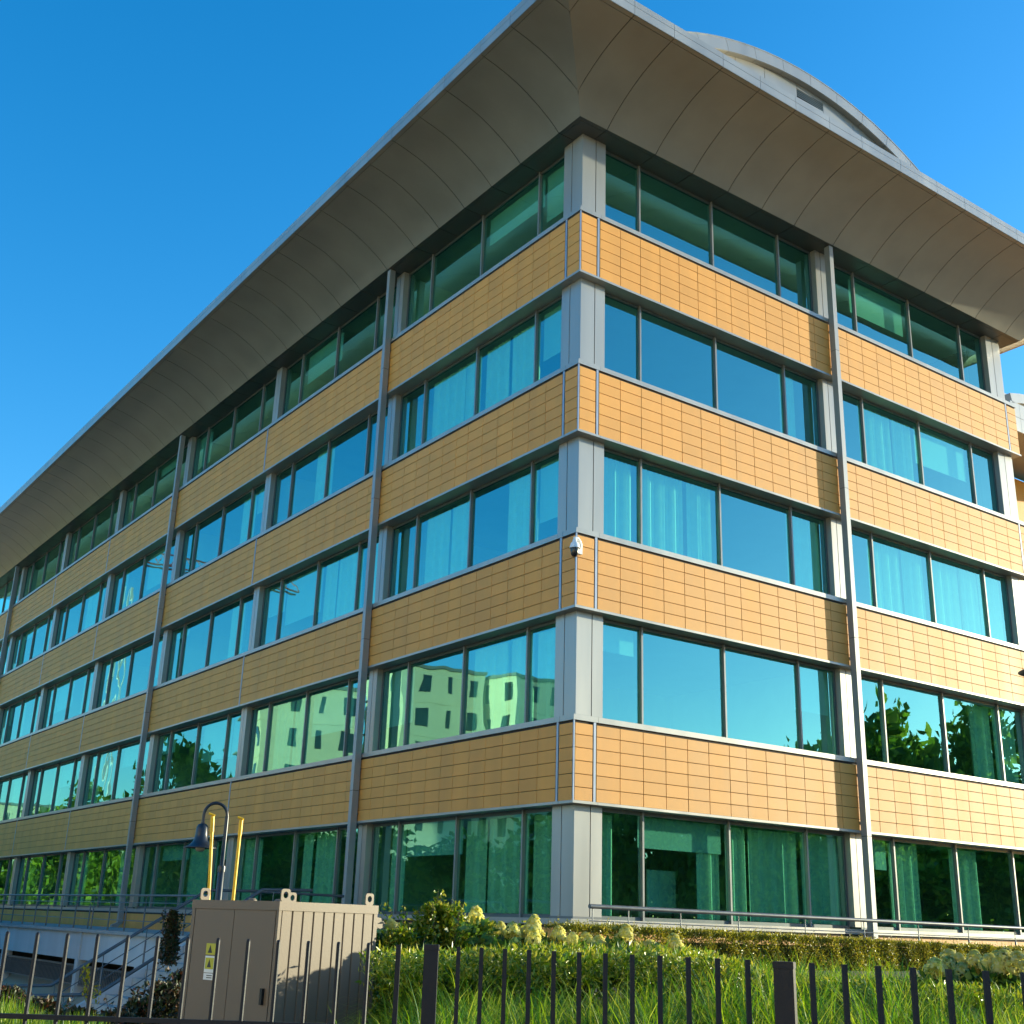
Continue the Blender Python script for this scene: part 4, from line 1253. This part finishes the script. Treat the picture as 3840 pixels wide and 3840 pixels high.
for yw in (30.5, 33, 35.5, 38, 40.5, 43, 45.5, 48, 50.5, 53):
    D = 92+4*math.sin(k*2.1); a = math.radians(yw); x, y = CAM.x+D*math.cos(a), -(CAM.y+D*math.sin(a))
    tree(x, y, GROUND_Z, 9.6+0.8*math.sin(k*1.7)+(3.6 if yw > 42 else 0), 1.35, ORD[k]+' of the low trees mirrored along the right facade ground floor glass', k, 'low trees mirrored in the right facade'); k += 1

def block(x, y, yaw, w_, d_, H, mat, mat2, lb, nf=6):
    r0 = tag(empty('apartment_block', (x, y, GROUND_Z)), lb, 'building', 'reflected apartment blocks')
    r0.rotation_euler = (0, 0, yaw)
    def loc(o): o.location = (0, 0, 0); return o
    m = MB(); m.box(-w_/2, w_/2, -d_/2, d_/2, 0, H); o = mesh_obj('wall', m.mesh('wall', mat), None); o.parent = r0
    m = MB(); m.box(-w_/2-0.15, w_/2+0.15, -d_/2-0.15, d_/2+0.15, H+0.002, H+0.3); o = mesh_obj('parapet', m.mesh('parapet', mat2), None); o.parent = r0
    mw = MB(); mw.box(-0.02, 0.05, -0.55, 0.55, -0.8, 0.8); mw = mw.mesh('window', M['bglass'])
    mt = MB(); mt.box(-0.55, 0.55, -0.05, 0.02, -0.8, 0.8); mt = mt.mesh('window', M['bglass'])
    ms_ = MB(); ms_.box(-0.02, 0.12, -0.9, 0.9, -0.06, 0.06); ms_ = ms_.mesh('balcony_slab', mat2)
    fh = H/nf
    for f in range(nf):
        m = MB(); m.box(-w_/2-0.04, w_/2+0.04, -d_/2-0.04, d_/2+0.04, fh*f-0.08 if f else 0, fh*f+0.08)
        o = mesh_obj('string_course', m.mesh('string_course', mat), None); o.parent = r0
        for i in range(int(d_//2.4)):
            yy = -d_/2+1.3+i*2.4
            o = mesh_obj('window', mw, None, (w_/2, yy, fh*(f+0.55))); o.parent = r0; o.scale = (1, (0.9, 0.4, 1.3)[i % 3], (1.0, 1.0, 1.1)[i % 3])
            if i % 3 == 2:
                o = mesh_obj('balcony_slab', ms_, None, (w_/2+0.3, yy, fh*(f+0.22))); o.parent = r0; o.scale = (6, 1, 1)
        for i in range(int(w_//2.4)):
            o = mesh_obj('window', mt, None, (-w_/2+1.3+i*2.4, -d_/2, fh*(f+0.55))); o.parent = r0; o.scale = (0.4 if i % 2 else 0.9, 1, 1)
    return r0
for (x, y, w_, d_, H, lb) in ((-48, -12, 12, 34, 17, 'long unseen beige block added on the left to bounce warm sunlight'), (-50, -52, 12, 36, 19, 'second unseen beige block added further back to bounce warm sunlight')):
    block(x, y, 0.0, w_, d_, H, M['beige'], M['greyr'], lb, 5)  # unseen blocks added so their sunlit walls warm the shaded left facade
bl = [(-43.5, 78, 0.15, 8.5, 9, 24.5, 'beige', 'beige render apartment block reflected in the second floor corner bay', 8),
      (-52.0, 74, -0.1, 8.5, 8, 24.2, 'beige', 'second beige apartment block reflected beside the corner column', 8),
      (-33.0, 82, 0.25, 9, 9, 22.0, 'beige', 'beige apartment block with grey side reflected in the second bay', 7),
      (-30.0, 150, 0.2, 26, 12, 15, 'beige', 'long pale apartment block reflected at the far left', 4),
      (-13.0, 155, 0.2, 5, 12, 14, 'yrender', 'narrow yellow apartment block reflected at the far left', 4)]
for (x, y, yaw, w_, d_, H, mt, lb, nf) in bl:
    block(x, y, yaw, w_, d_, H, M[mt], M['greyr'], lb, nf)
# tower crane, seen as a reflection
crn = tag(empty('tower_crane', (-30, 126, GROUND_Z)), 'distant red and white tower crane jib reflected in the left facade glass', 'crane')
m = MB(); z = 0
for (dx, dy) in ((0, 0), (1.2, 0), (1.2, 1.2), (0, 1.2)): m.box(-30+dx, -29.85+dx, 126+dy, 126.15+dy, GROUND_Z, 40)
m.build('mast', M['crane_white'], crn)
m = MB()
for dy in (0, 1.4): m.tube([(-52, 126+dy, 43.5), (-10, 126+dy, 43.5)], 0.12, 5)
m.tube([(-52, 126.7, 45.2), (-10, 126.7, 45.2)], 0.12, 5)
for i in range(28):
    x = -52+i*1.5
    m.tube([(x, 126, 43.5), (x+0.75, 126.7, 45.2), (x+1.5, 126, 43.5)], 0.07, 4)
m.build('jib', M['crane_red'], crn)

# neighbouring wing at the right edge
wg = tag(empty('neighbouring_wing', (30, 12, 0)), 'neighbouring wing with pale curved roof edge, cut by the right edge of the photo', 'office building')
MB().box(25.95, 46, 7.7, 40, -0.5, 20.3).build('wall', M['tile'], wg)
for (x0, x1) in ((25.75, 26.35), (26.36, 28.9), (28.91, 32), (32.01, 38)):
    MB().box(x0, x1, 5.0, 5.06, 20.52, 21.12).build('fascia_panel', M['alu'], wg)
    MB().box(x0, x1, 5.0, 5.06, 21.135, 21.75).build('fascia_panel', M['alu'], wg)
MB().box(25.75, 38, 5.061, 8, 20.55, 21.7).build('roof_deck', M['soffit'], wg)
MB().box(25.75, 38, 5.4, 5.5, 21.76, 22.3).build('gable_wall', M['alu'], wg)
m = MB()
pl_o = [(28.9+11.6*math.cos(a), 10.9+11.6*math.sin(a)) for a in [math.pi/2+0.27-0.06*i for i in range(11)]]
pl_i = [(28.9+11.2*math.cos(a), 10.9+11.2*math.sin(a)) for a in [math.pi/2+0.27-0.06*i for i in range(11)]]
for i in range(10):
    MB().prism([pl_o[i], pl_o[i+1], pl_i[i+1], pl_i[i]], 1, 5.0, 5.5).build('roof_edge_panel', M['alu'], wg)
